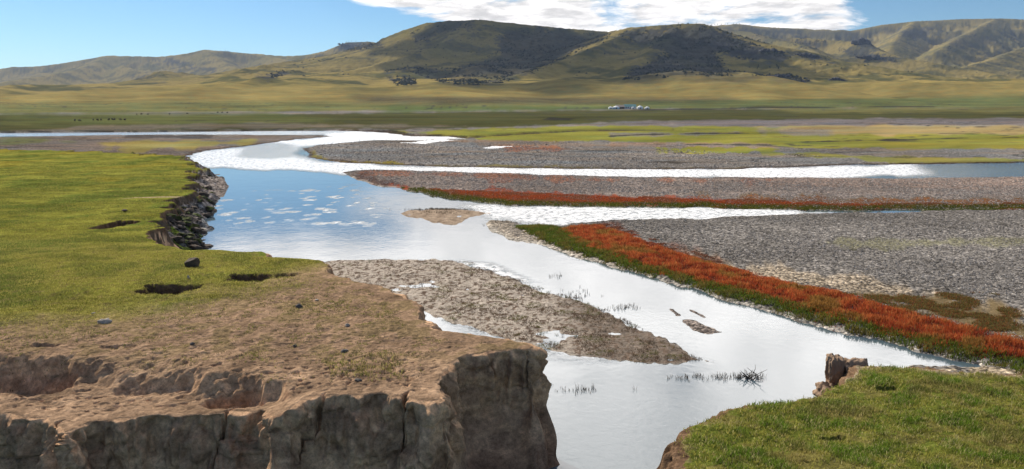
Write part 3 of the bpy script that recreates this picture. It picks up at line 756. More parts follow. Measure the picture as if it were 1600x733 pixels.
# ------------------------------------------------------------------ build the terrain sheet
NC = 1360
def rows():
    a = np.geomspace(10, 16.5, 50, endpoint=False)
    b = np.geomspace(16.5, 26, 380, endpoint=False)
    c = np.geomspace(26, 60, 270, endpoint=False)
    d = 1 / np.linspace(1 / 60, 1 / 1000, 380, endpoint=False)
    e = np.geomspace(1000, 3200, 300, endpoint=False)
    f = np.geomspace(3200, 9500, 130)
    return np.concatenate([a, b, c, d, e, f])
def build_terrain():
    yr = rows(); NR = len(yr)
    ta = np.linspace(-.88, .88, NC)
    Yg = np.repeat(yr, NC); Xg = Yg * np.tile(ta, NR)
    parts = []
    step = 60 * NC
    for i in range(0, NR * NC, step):
        parts.append(terrain(Xg[i:i + step], Yg[i:i + step]))
    t = {}
    for k in parts[0]:
        if k == 'sets': t[k] = {q: np.concatenate([p[k][q] for p in parts]) for q in parts[0][k]}
        else: t[k] = np.concatenate([p[k] for p in parts])
    # relax the feet of the earth walls, where the sheet folds into the river bed
    nr = int((yr < 34).sum())
    A = [t[k][:nr * NC].reshape(nr, NC).copy() for k in ('X', 'Y', 'Z')]
    fr_ = t['frac'][:nr * NC].reshape(nr, NC); dl = t['DL'][:nr * NC].reshape(nr, NC)
    mk = ss(fr_, .62, .35) * ss(dl, -4.5, -3.5)
    for _ in range(40):
        for q_ in A:
            b = q_.copy()
            b[1:-1, 1:-1] = (q_[:-2, 1:-1] + q_[2:, 1:-1] + q_[1:-1, :-2] + q_[1:-1, 2:]) / 4
            q_ += (b - q_) * mk
    for k, q_ in zip(('X', 'Y', 'Z'), A): t[k][:nr * NC] = q_.ravel()
    Zg = t['Z'].reshape(NR, NC)
    gy = np.gradient(Zg, axis=0) / np.maximum(np.abs(np.gradient(t['Y'].reshape(NR, NC), axis=0)), 1e-3)
    gx = np.gradient(Zg, axis=1) / np.maximum(np.abs(np.gradient(t['X'].reshape(NR, NC), axis=1)), 1e-3)
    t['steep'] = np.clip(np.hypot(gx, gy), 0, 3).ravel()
    cols = []; grs = []
    for i in range(0, NR * NC, step):
        sl = slice(i, i + step)
        sub = {k: ({q: v[q][sl] for q in v} if k == 'sets' else v[sl]) for k, v in t.items()}
        c, g = ground_colour(sub); cols.append(c); grs.append(g)
    col = np.concatenate(cols); gr = np.concatenate(grs)
    co = np.stack([t['X'], t['Y'], t['Z']], 1)
    j, i = np.meshgrid(np.arange(NR - 1), np.arange(NC - 1), indexing='ij')
    a = (j * NC + i).ravel()
    q = np.stack([a, a + 1, a + NC + 1, a + NC], 1)
    # which object each face belongs to
    reg = np.zeros(len(a), int)
    reg[(t['Y'][a] > 1000) & (Yg[a] >= 1000)] = 1
    reg[((t['frac'][a] > .02) & (t['DL'][a] > -1.3)) & (Yg[a] < 300)] = 2
    reg[(t['fr'][a] > .02) & (Yg[a] < 60)] = 3
    s = t['sets']
    fl = reg == 0
    reg[fl & (s['MUD'][a] > -1.0) & (t['Db'][a] > -1.5)] = 4
    reg[fl & (s['ISLE'][a] > -1.5) & (t['Db'][a] > -2)] = 5
    reg[fl & (s['LOWBAR'][a] > -1.0) & (reg == 0)] = 6
    reg[fl & (s['MIDBAR'][a] > -1.0) & (reg == 0)] = 7
    for code, nm, mt, lb in [(0, 'ground', M_ground, None), (1, 'hills', M_hill, None), (2, 'river_bank', M_ground, None), (3, 'river_bank', M_ground, None),
                             (4, 'mud_flat', M_ground, None), (5, 'sand_bar', M_ground, None), (6, 'gravel_bar', M_ground, None), (7, 'gravel_bar', M_ground, None)]:
        qq = q[reg == code]
        if not len(qq): continue
        u, inv = np.unique(qq, return_inverse=True)
        me = np_mesh(nm, co[u], inv.reshape(qq.shape), col[u], {'gr': gr[u]})
        o = obj(nm, me, mt); tag(o, kind='structure')
build_terrain()

# ------------------------------------------------------------------ river
def build_water():
    yr = np.concatenate([np.geomspace(8, 60, 110, endpoint=False), 1 / np.linspace(1 / 60, 1 / 420, 150)])
    ta = np.linspace(-.95, .95, 380)
    Y = np.repeat(yr, len(ta)); X = Y * np.tile(ta, len(yr))
    px, py = proj(X, Y, 0 * X)
    def zone(poly, soft):
        P = np.array(poly, float).copy(); P[:, 0] *= .15
        d = sdf(px * .15, py, P) + 3 * fbm(X / (.05 * Y + 1), Y / (.12 * Y + 1), 3, 200)
        return ss(d, -soft, soft)
    rif = np.zeros(X.shape)
    for p, s, k in [([(285, 252), (300, 238), (430, 222), (520, 210), (600, 205), (740, 213), (700, 222), (560, 222), (480, 230), (470, 240), (500, 252), (600, 259), (900, 264), (1200, 263), (1420, 257), (1440, 272), (1300, 278), (1000, 277), (700, 270), (520, 270), (400, 263), (320, 262)], 3, 1.0),
                    ([(380, 222), (470, 226), (470, 248), (360, 246)], 3, -.55),
                    ([(-300, 205), (560, 203), (560, 212), (-300, 216)], 2, .6),
                    ([(570, 214), (870, 226), (870, 236), (560, 230)], 2, 1.0),
                    ([(740, 322), (1250, 326), (1250, 340), (1000, 344), (860, 352), (800, 345)], 3, .85),
                    ([(700, 408), (760, 415), (840, 440), (800, 445), (740, 425)], 3, .9),
                    ([(700, 500), (900, 540), (1000, 560), (900, 570), (780, 545)], 5, .5),
                    ([(860, 600), (1060, 640), (1060, 740), (880, 740)], 20, .07)]:
        rif = rif + k * zone(p, s)
    rif = rif + .13 * zone([(1380, 257), (1700, 250), (1700, 282), (1400, 282)], 2)
    # loose flecks on the still pool
    fl = ss(fbm(X / 2.2 + 4, Y / 2.4, 4, 210, .6), .38, .80) * zone([(430, 300), (520, 295), (620, 330), (600, 350), (470, 350), (440, 330)], 8) * .9
    fl2 = ss(fbm(X / 1.6, Y / 2.6, 3, 211, .6), .42, .80) * zone([(330, 310), (420, 310), (430, 350), (330, 350)], 4) * .7
    rif = np.clip(np.maximum(rif, np.maximum(fl, fl2)), 0, 1)
    n = len(ta)
    j, i = np.meshgrid(np.arange(len(yr) - 1), np.arange(n - 1), indexing='ij'); a = (j * n + i).ravel()
    q = np.stack([a, a + 1, a + n + 1, a + n], 1)
    me = np_mesh('water', np.stack([X, Y, 0 * X], 1), q, None, {'rif': rif})
    m = bpy.data.materials.new('river_water'); m.use_nodes = True
    T = NT(m.node_tree)
    geo = T.node('ShaderNodeNewGeometry'); P = geo.outputs['Position']
    ra = T.node('ShaderNodeAttribute', attribute_name='rif').outputs['Fac']
    mp = T.node('ShaderNodeMapping', {'Vector': P, 'Scale': (1.0, 1.0, 1), 'Rotation': (0, 0, .5)})
    r1 = T.noise(mp.outputs[0], 2.4, 5, .6, .4); r2 = T.noise(mp.outputs[0], 0.35, 3, .5, .3); r3 = T.noise(P, 1.6, 3, .6, .5)
    st = T.math('ADD', 0.005, T.math('MULTIPLY', ra, .16))
    b = T.node('ShaderNodeBump', {'Strength': 1.0, 'Distance': st, 'Height': r1})
    b2 = T.node('ShaderNodeBump', {'Strength': 1.0, 'Distance': .012, 'Height': r2, 'Normal': b.outputs[0]})
    glitter = T.math('MULTIPLY', T.step(ra, .22, .9), T.step(r3, .36, .56))
    colr = T.mix(T.math('MULTIPLY', glitter, .9), WATER_COL, (.88, .88, .88, 1))  # white glitter of the riffles painted into the base colour
    rough = T.math('ADD', .03, T.math('MULTIPLY', ra, .2))
    bs = T.node('ShaderNodeBsdfPrincipled', {'Base Color': colr, 'Roughness': rough, 'IOR': 1.33, 'Specular IOR Level': 1.0, 'Normal': b2.outputs[0]})
    T.node('ShaderNodeOutputMaterial', {0: bs.outputs[0]})
    tag(obj('water', me, m), kind='structure')
WATER_COL = (.075, .11, .135, 1)
build_water()

# ------------------------------------------------------------------ blades: grass, reeds, sedge
def surf(x, y):
    t = terrain(np.asarray(x, float), np.asarray(y, float))
    return t
def blades(name, X, Y, Z, h, w, lean, cb, ct, mat=M_blade, spread=.05, n=1, wind=0.0):
    """each tuft = n bent blades; cb, ct colours at root and tip"""
    X = np.repeat(X, n); Y = np.repeat(Y, n); Z = np.repeat(Z, n); h = np.repeat(h, n); w = np.repeat(w, n)
    cb = np.repeat(cb, n, 0); ct = np.repeat(ct, n, 0)
    N = len(X)
    X = X + rng.normal(0, spread, N); Y = Y + rng.normal(0, spread, N)
    a = rng.uniform(0, 2 * math.pi, N); l = np.abs(rng.normal(0, lean, N)) * h
    h = h * rng.uniform(.6, 1.15, N)
    lx = np.cos(a) * l + wind * h; ly = np.sin(a) * l
    fa = rng.uniform(-.7, .7, N)
    fx, fy = np.cos(fa) * w / 2, np.sin(fa) * w / 2
    v = np.zeros((N, 5, 3))
    v[:, 0] = np.stack([X - fx, Y - fy, Z - .02], 1); v[:, 1] = np.stack([X + fx, Y + fy, Z - .02], 1)
    mxx, mxy = X + lx * .35, Y + ly * .35
    v[:, 2] = np.stack([mxx + fx * .8, mxy + fy * .8, Z + h * .6], 1); v[:, 3] = np.stack([mxx - fx * .8, mxy - fy * .8, Z + h * .6], 1)
    v[:, 4] = np.stack([X + lx, Y + ly, Z + h], 1)
    c = np.zeros((N, 5, 3)); br = rng.uniform(.55, 1.5, N)[:, None]
    c[:, 0] = cb * br; c[:, 1] = cb * br; c[:, 2] = c[:, 3] = (cb * .45 + ct * .55) * br; c[:, 4] = ct * br
    b = np.arange(N)[:, None] * 5
    tri = np.concatenate([b + [0, 1, 2], b + [0, 2, 3], b + [3, 2, 4]], 0)
    me = np_mesh(name, v.reshape(-1, 3), tri, c.reshape(-1, 3), smooth=False)
    return obj(name, me, mat)
def mixc(a, b, f): return a * (1 - f[:, None]) + b * f[:, None]

def grass_right():
    N = 150000
    x = rng.uniform(2, 26, N); y = rng.uniform(15, 32, N)
    t = surf(x, y)
    nz = fbm(x / 1.1, y / 1.1, 3, 300)
    k = (t['DR'] > .12) & (t['wallR'] < .6) & (rng.uniform(0, 1, N) < np.clip(.75 + nz, .15, 1) * ss(t['DR'], .0, .5)) & (x / y < .95)
    k &= ~((y > 25.6) & (t['DR'] < .35))
    x, y, Z, nz = t['X'][k], t['Y'][k], t['Z'][k], nz[k]
    n2 = fbm(x / .5, y / .5, 2, 301); n3 = fbm(x / 2.2, y / 2.2, 2, 302)
    f = ss(nz + .4 * n2, -.3, .5)
    ct = mixc(C(.37, .34, .075), C(.16, .25, .03), f)
    ct = mixc(ct, C(.55, .47, .22), (rng.uniform(0, 1, len(x)) < .22).astype(float) * .8)
    ct = mixc(ct, C(.36, .27, .11), ss(n3, .25, .6) * .5)
    cb = ct * .55
    h = .07 + .05 * ss(nz, -.2, .5) + rng.uniform(-.02, .05, len(x))
    o = blades('grass', x, y, Z, h, np.full(len(x), .015) * rng.uniform(.7, 1.6, len(x)), .8, cb, ct, n=2, spread=.04, wind=.15)
    tag(o, 'short green and straw grass covering the lower right bank', 'grass', kind='stuff')
grass_right()

def grass_left():
    N = 260000
    x = rng.uniform(-34, -3, N); y = rng.uniform(21, 52, N)
    t = surf(x, y)
    px, py = proj(t['X'], t['Y'], t['Z'])
    g1 = fbm(x / 1.2, y / 1.6, 4, 141, .65); g2 = fbm(x / 3, y / 4, 3, 142, .6)
    lim = np.interp(px, [-300, 0, 200, 300, 400, 450, 520], [505, 500, 490, 465, 440, 418, 400])
    d = 1 - ss(py + 16 * g2 + 14 * g1, lim - 34, lim + 44)
    k = (t['DL'] > .6) & (rng.uniform(0, 1, N) < d * ss(y, 52, 40)) & (x > -.72 * y)
    x, y, Z = t['X'][k], t['Y'][k], t['Z'][k]; g1 = g1[k]; g2 = g2[k]
    f = ss(fbm(x / 2.5, y / 3.5, 3, 310) + .3 * g1, -.15, .45)
    ct = mixc(C(.37, .325, .085), C(.195, .205, .05), f)
    ct = mixc(ct, C(.42, .34, .13), (rng.uniform(0, 1, len(x)) < .12).astype(float) * .7)
    h = .045 + .03 * f + rng.uniform(0, .02, len(x))
    o = blades('grass', x, y, Z, h, np.full(len(x), .016), .6, ct * .6, ct, n=1, spread=.03)
    tag(o, 'yellow green turf on the high left bank above the dirt', 'grass', kind='stuff')
    # coarser tussocks on the terrace beyond
    N = 230000
    y = 1 / (1 / 46 + rng.uniform(0, 1, N) * (1 / 125 - 1 / 46)); x = rng.uniform(-.74, -.15, N) * y
    t = surf(x, y); g = fbm(x / 4, y / 3, 4, 315, .6)
    k = (t['DL'] > .4) & (rng.uniform(0, 1, N) < np.clip(.45 + g, .08, 1)) & (np.hypot(x - W(180, 357, 2.1)[0], (y - W(180, 357, 2.1)[1]) * .4) > 1.4)
    x, y, Z = t['X'][k], t['Y'][k], t['Z'][k]; g = g[k]
    ct = mixc(C(.30, .285, .058), C(.16, .185, .042), ss(g + .5 * fbm(x / 9, y / 14, 3, 316), -.2, .5))
    ct = mixc(ct, C(.33, .26, .09), (rng.uniform(0, 1, len(x)) < .15) * .8)
    o = blades('grass', x, y, Z, .05 + .03 * rng.uniform(0, 1, len(x)), .03 * (y / 50), .5, ct * .7, ct, n=1, spread=.05)
    tag(o, 'sunlit yellow green pasture grass on the flat terrace left of the pool', 'grass', kind='stuff')
    # scattered tufts on the bare dirt
    N = 130000
    x = rng.uniform(-19, 2, N); y = rng.uniform(19.5, 38, N)
    t = surf(x, y)
    px, py = proj(t['X'], t['Y'], t['Z'])
    g = fbm(x / 1.0, y / 1.3, 3, 320) + .5 * fbm(x / .35, y / .35, 2, 321)
    boost = sum(np.exp(-(((px - a) / sx) ** 2 + ((py - b) / sy) ** 2)) for a, b, sx, sy in [(570, 578, 55, 12), (615, 573, 12, 8), (290, 565, 26, 8), (460, 540, 9, 5), (590, 555, 40, 5), (545, 550, 20, 5), (600, 490, 20, 8), (500, 480, 60, 12), (430, 590, 30, 5), (400, 555, 30, 8)])
    k = (t['DL'] > .9) & (rng.uniform(0, 1, N) < np.clip(.22 * ss(g, -.05, .5) * ss(y, 20.5, 23) + boost * .3, 0, 1))
    x, y, Z = t['X'][k], t['Y'][k], t['Z'][k]; px, py = px[k], py[k]
    f = rng.uniform(0, 1, len(x))
    ct = mixc(mixc(C(.40, .33, .13), C(.12, .10, .05), (rng.uniform(0, 1, len(x)) < .5) * 1.0), C(.17, .21, .03), f * (.3 + .7 * ss(g[k], .2, .7)))
    h = rng.uniform(.015, .05, len(x)) + .07 * (np.abs(px - 570) < 60) * (np.abs(py - 578) < 22)
    o = blades('dry_tufts', x, y, Z, h, np.full(len(x), .014), .9, ct * .6, ct, n=4, spread=.04)
    tag(o, 'sparse dry grass tufts scattered over the bare brown dirt', 'grass', kind='stuff')
grass_left()

def strip(poly_px, z, N):
    P = np.array([W(a, b, z) for a, b in poly_px])
    x = rng.uniform(P[:, 0].min(), P[:, 0].max(), N); y = rng.uniform(P[:, 1].min(), P[:, 1].max(), N)
    d = sdf(x, y, P); return x, y, d, P
def red_plants():
    # tall orange-red plants along the lower bar with a green hem at the water
    red = [(870, 356), (930, 352), (985, 368), (1040, 392), (1110, 410), (1220, 440), (1300, 455), (1400, 484), (1500, 508), (1600, 534), (1760, 580), (1760, 640), (1600, 565), (1500, 545), (1400, 521), (1300, 496), (1200, 466), (1100, 440), (1020, 420), (960, 400), (900, 380)]
    x, y, d, _ = strip(red, .3, 330000)
    e = fbm(x / 1.8, y / 1.8, 3, 400)
    e2 = fbm(x / 5, y / 5, 3, 405)
    k = (d + .8 * e + .7 * e2 > -.25) & (rng.uniform(0, 1, len(x)) < np.clip(.95 - ss(e2 - .4 * d, .25, .6), .12, 1))
    x, y, d, e = x[k], y[k], d[k], e[k]
    t = surf(x, y); x, y, Z = t['X'], t['Y'], t['Z']
    v = fbm(x / .9, y / .9, 3, 401)
    v2 = fbm(x / 3, y / 3, 3, 402)
    ct = mixc(C(.43, .085, .030), C(.46, .135, .045), ss(v + .4 * v2, -.05, .5))
    ct = mixc(ct, C(.22, .05, .03), ss(v + .6 * v2, 0, -.5) * .85)
    ct = mixc(ct, C(.20, .17, .04), ss(v2, .30, .55) * .6)
    ct = mixc(ct, C(.50, .30, .10), (rng.uniform(0, 1, len(x)) < .08) * .7)
    h = (.24 + .20 * v) * ss(d, -.6, .9) + .05
    o = blades('red_plants', x, y, Z, h, np.full(len(x), .028), .35, ct * .5, ct, n=1, spread=.05)
    tag(o, 'band of orange red glasswort along the lower right gravel bar', 'red plants', kind='stuff')
    gr_ = [(800, 356), (850, 352), (880, 358), (930, 384), (1020, 418), (1100, 438), (1200, 464), (1300, 492), (1400, 518), (1500, 542), (1600, 562), (1760, 630), (1600, 592), (1560, 572), (1500, 562), (1400, 538), (1300, 511), (1200, 481), (1100, 455), (1030, 433), (960, 414), (900, 396), (850, 378)]
    x, y, d, _ = strip(gr_, .15, 200000)
    e = fbm(x / .9, y / .9, 3, 410)
    k = d + .75 * e + .5 * fbm(x / 3, y / 3, 2, 411) > 0
    x, y, d, e = x[k], y[k], d[k], e[k]
    t = surf(x, y); kk = t['Z'] > .01
    x, y, Z = t['X'][kk], t['Y'][kk], t['Z'][kk]; d = d[kk]; e = e[kk]
    ct = mixc(C(.11, .15, .022), C(.19, .16, .04), ss(e, 0, .5))
    h = (.20 + .12 * e) * ss(d, -.2, .5) + .04
    o = blades('green_plants', x, y, Z, h, np.full(len(x), .03), .6, ct * .45, ct, n=1, spread=.05)
    tag(o, 'dark green sedge hem between the red plants and the water', 'sedge', kind='stuff')
    # lower red mat on the middle bar
    mb = [(620, 290), (700, 296), (850, 301), (1000, 308), (1150, 312), (1300, 318), (1500, 318), (1700, 318), (1700, 327), (1500, 326), (1350, 327), (1200, 324), (1000, 322), (870, 320), (740, 314), (660, 303)]
    x, y, d, _ = strip(mb, .3, 150000)
    e = fbm(x / 3, y / 3, 3, 420)
    k = (d + 1.2 * e > 0)
    x, y, d, e = x[k], y[k], d[k], e[k]
    t = surf(x, y); kk = t['Z'] > .01; x, y, Z, e = t['X'][kk], t['Y'][kk], t['Z'][kk], e[kk]
    lo = ss(t['Db'][kk], 3.2, 1.2)
    ct = mixc(C(.36, .085, .03), C(.26, .10, .05), ss(e, -.1, .4)); ct = mixc(ct, C(.10, .115, .02), lo)
    o = blades('red_plants', x, y, Z, np.full(len(x), .13), np.full(len(x), .05), .6, ct * .5, ct, n=1)
    tag(o, 'low rusty red mat of plants on the middle bar', 'red plants', kind='stuff')
red_plants()

def faded_plants():
    x, y, d, _ = strip([(1350, 458), (1500, 462), (1600, 500), (1760, 530), (1760, 575), (1600, 530), (1500, 508), (1400, 484), (1300, 458)], .3, 60000)
    g = fbm(x / 1.6, y / 1.6, 4, 430)
    k = (rng.uniform(0, 1, len(x)) < ss(g + .25 * d, -.1, .5)); x, y, g = x[k], y[k], g[k]
    x2, y2, d2, _ = strip([(935, 350), (985, 366), (1060, 392), (1130, 410), (1100, 418), (1000, 396), (900, 362)], .3, 26000)
    g2 = fbm(x2 / 1.4, y2 / 1.4, 3, 431); k = (d2 > -.8) & (rng.uniform(0, 1, len(x2)) < ss(g2, .0, .4)); 
    n1 = len(x); x = np.concatenate([x, x2[k]]); y = np.concatenate([y, y2[k]])
    t = surf(x, y); X, Y, Z = t['X'], t['Y'], t['Z']
    f = rng.uniform(0, 1, len(X))
    ct = mixc(C(.20, .15, .055), C(.13, .12, .035), f); ct = mixc(ct, C(.27, .09, .04), (rng.uniform(0, 1, len(X)) < .3) * .9)
    ct[n1:] = mixc(C(.25, .075, .04), C(.14, .08, .05), f[n1:])
    o = blades('faded_plants', X, Y, Z, rng.uniform(.05, .14, len(X)), np.full(len(X), .022), .7, ct * .6, ct, n=2)
    tag(o, 'faded brown and olive plants scattered behind the red band', 'plants', kind='stuff')
faded_plants()

def stubble():
    x, y, d, _ = strip([(515, 408), (600, 404), (740, 408), (860, 452), (935, 472), (1000, 508), (1108, 563), (1000, 566), (850, 545), (740, 516), (650, 488), (540, 440)], .05, 60000)
    g = fbm(x / 1.6, y / 1.6, 3, 500) + .5 * fbm(x / .4, y / .4, 2, 503)
    k = (d > .1) & (rng.uniform(0, 1, len(x)) < ss(g, -.25, .45) * np.clip((x + 9) / 9, .35, 1))
    x, y = x[k], y[k]
    t = surf(x, y); x, y, Z = t['X'], t['Y'], np.maximum(t['Z'], 0)
    f = ss(fbm(x / 1.2, y / 1.2, 2, 501), 0, .5)
    ct = mixc(C(.13, .09, .06), C(.15, .15, .045), f * .9)
    o = blades('reed_stubble', x, y, Z, rng.uniform(.03, .11, len(x)), np.full(len(x), .012), .8, ct * .6, ct, n=3, spread=.03)
    tag(o, 'brown reed stubble standing on the pale mud flat', 'reeds', kind='stuff')
    # sparse stems in the shallows, on the isle and on the spit tip
    xs, ys = [], []
    for cx, cy, sx, sy, n in [(1150, 590, 45, 5, 60), (1080, 590, 40, 4, 26), (900, 610, 60, 6, 24), (900, 462, 40, 7, 34), (870, 430, 14, 6, 10), (690, 328, 46, 1.2, 300), (690, 333, 40, 3.0, 90), (790, 350, 30, 3, 90), (860, 362, 30, 4, 60), (980, 480, 20, 6, 30)]:
        for _ in range(n):
            a = W(rng.normal(cx, sx * .5), rng.normal(cy, sy * .5)); xs.append(a[0]); ys.append(a[1])
    t = surf(np.array(xs), np.array(ys))
    x, y, Z = t['X'], t['Y'], np.maximum(t['Z'], 0)
    c = np.tile(C(.07, .055, .04), (len(x), 1))
    o = blades('reed_stems', x, y, Z, rng.uniform(.08, .22, len(x)), np.full(len(x), .016), .5, c, c, n=3, spread=.05)
    tag(o, 'thin dark reed stems poking out of the shallow water', 'reeds', kind='stuff')
stubble()

# ------------------------------------------------------------------ stones, clods and blocks
def rock_mesh(name, sx, sy, sz, seed, rough=.22, sub=4, flat=0.35, box=0.0):
    bm = bmesh.new(); bmesh.ops.create_icosphere(bm, subdivisions=sub, radius=1)
    v = np.array([p.co[:] for p in bm.verts])
    if box: 
        m = np.abs(v).max(1, keepdims=True); v = v * (1 - box) + (v / m * .85) * box
    # planar facets cut off the ball give an angular stone
    rr = np.random.default_rng(seed)
    for _ in range(9):
        n = rr.normal(size=3); n /= np.linalg.norm(n); d = rr.uniform(.62, .85)
        s = v @ n; v = v - np.outer(np.maximum(s - d, 0) * .85, n)
    k = 1 + rough * fbm3(v[:, 0] * 1.7 + seed, v[:, 1] * 1.7, v[:, 2] * 1.7, 4)
    v = v * k[:, None] * [sx, sy, sz]
    v[:, 2] = np.maximum(v[:, 2], -sz * flat)
    for p, c in zip(bm.verts, v): p.co = c
    me = bpy.data.meshes.new(name); bm.to_mesh(me); bm.free()
    for p in me.polygons: p.use_smooth = True
    return me
M_stone = plain_mat('pale_stone', (.36, .31, .26), .85, .18, 5)
M_dstone = plain_mat('dark_stone', (.10, .088, .08), .85, .25, 5)
M_sod = plain_mat('dark_earth_clod', (.085, .062, .045), .95, .3, 4)
M_earth = plain_mat('dry_earth', (.29, .20, .135), .95, .2, 2.2)
M_rock = plain_mat('hill_rock', (.05, .05, .055), .9, .35, .3)
def place(px, py, z0=None):
    z = 3.3 if z0 is None else z0
    for _ in range(6):
        x, y = W(px, py, z); t = surf(np.array([x]), np.array([y])); z = float(t['Z'][0])
    return float(t['X'][0]), float(t['Y'][0]), z
def stone(name, px, py, s, label, mat, cat, seed, z0=None, rot=0.0, group=None, box=0.0, sink=.15, **kw):
    x, y, z = place(px, py, z0)
    o = obj(name, rock_mesh(name, *s, seed, box=box, **kw), mat)
    o.location = (x, y, z + s[2] * (.35 - sink)); o.rotation_euler = (0, 0, rot)
    return tag(o, label, cat, group)
stone('stone', 165, 505, (.24, .17, .15), 'pale angular stone half sunk at the grass edge, largest stone on the left dirt', M_stone, 'stone', 3, rot=.3)
stone('stone', 467, 481, (.13, .11, .12), 'dark round stone on the dirt right of the two grassy hollows', M_dstone, 'stone', 8)
stone('stone', 300, 538, (.08, .07, .055), 'small dark stone alone in the middle of the bare dirt', M_dstone, 'stone', 11)
stone('stone', 543, 509, (.09, .08, .06), 'small grey stone on dirt left of the curved overhanging bank edge', M_stone, 'stone', 15)
stone('stone', 538, 550, (.13, .10, .07), 'flat dark stone lying just above the longest grass tufts', M_dstone, 'stone', 19)
stone('stone', 461, 541, (.07, .06, .05), 'tiny mossy stone inside the round green tuft', M_dstone, 'stone', 23)
stone('stone', 495, 469, (.10, .06, .04), 'thin pale stone beside the dark round stone', M_stone, 'stone', 27)
stone('stone', 560, 595, (.11, .08, .055), 'dark stone below the longest grass tufts near the cliff rim', M_dstone, 'stone', 29)
stone('stone', 296, 455, (.07, .05, .13), 'pale upright stone leaning in the right end of the grassy hollow', M_stone, 'stone', 31)
stone('stone', 146, 490, (.07, .06, .04), 'small white stone at the grass edge above the largest stone', M_stone, 'stone', 37)
stone('earth_block', 301, 417, (.36, .30, .34), 'dark cube of sod standing alone on the turf behind the hollows', M_sod, 'sod block', 41, box=.75, sink=0.0, rough=.12)
stone('sod_slab', 196, 348, (.20, .35, .10), 'tilted dark sod slab sticking up at the right lip of the pit', M_sod, 'sod slab', 43, rot=.3, sink=-.6)
stone('sod_block', 304, 384, (.45, .35, .40), 'dark sod lump at the foot of the left shore beside the water', M_sod, 'sod block', 47, box=.4, z0=0.2, sink=-.1)

def sod_clods():
    """broken turf lumps on the eroded left shore, each a clod with its turf cap"""
    spots = []
    k = 0
    while len(spots) < 64 and k < 4000:
        k += 1
        px, py = rng.uniform(236, 335), rng.uniform(255, 386)
        x, y = W(px, py, .5)
        t = surf(np.array([x]), np.array([y]))
        if t['DL'][0] < -.2 and t['DL'][0] > -8 and t['sets']['SOUTH'][0] > -1.0 and t['Y'][0] > 47 and (py > 300 or rng.uniform() < .25):
            spots.append((float(t['X'][0]), float(t['Y'][0]), float(t['Z'][0])))
    protos = []
    cap = plain_mat('turf_cap', (.095, .115, .025), .95, .35, 6)
    for s in range(4):
        me = rock_mesh('sod_clod', .5, .42, .34, 60 + s, .3, 3, .4, .3)
        bm = bmesh.new(); bm.from_mesh(me)
        # the cap: top faces lifted a little
        top = [f for f in bm.faces if f.normal.z > .55]
        bmt = bmesh.new(); vm = {}
        for f in top:
            vs = []
            for v in f.verts:
                if v.index not in vm: vm[v.index] = bmt.verts.new(v.co + Vector((0, 0, .035)) + v.normal * .01)
                vs.append(vm[v.index])
            bmt.faces.new(vs)
        mc = bpy.data.meshes.new('turf'); 
        bmesh.ops.solidify(bmt, geom=bmt.faces[:], thickness=.05)
        bmt.to_mesh(mc); bmt.free(); bm.free(); mc.materials.append(cap)
        me.materials.append(M_sod)
        protos.append((me, mc))
    for i, (x, y, z) in enumerate(spots):
        me, mc = protos[i % 4]
        o = bpy.data.objects.new('sod_clod', me); S.collection.objects.link(o)
        sc = rng.uniform(.5, 1.25)
        o.location = (x, y, z + .08 * sc); o.scale = (sc * 1.1, sc, sc * rng.uniform(.7, 1.1)); o.rotation_euler = (rng.uniform(-.25, .25), rng.uniform(-.25, .25), rng.uniform(0, 6.28))
        capd = i % 2 == 0 and z > .15
        fz = 'near part' if y < 62 else 'middle part' if y < 85 else 'far part'
        tag(o, ('turf capped' if capd else 'bare dark') + ' sod clod ' + ('at the water edge' if z < .3 else 'on the rubble slope') + ' in the ' + fz + ' of the left shore', 'sod clod', 'sod clods strewn on the eroded left shore')
        if i % 2 == 0 and z > .15:
            c = bpy.data.objects.new('turf', mc); S.collection.objects.link(c); c.parent = o
sod_clods()

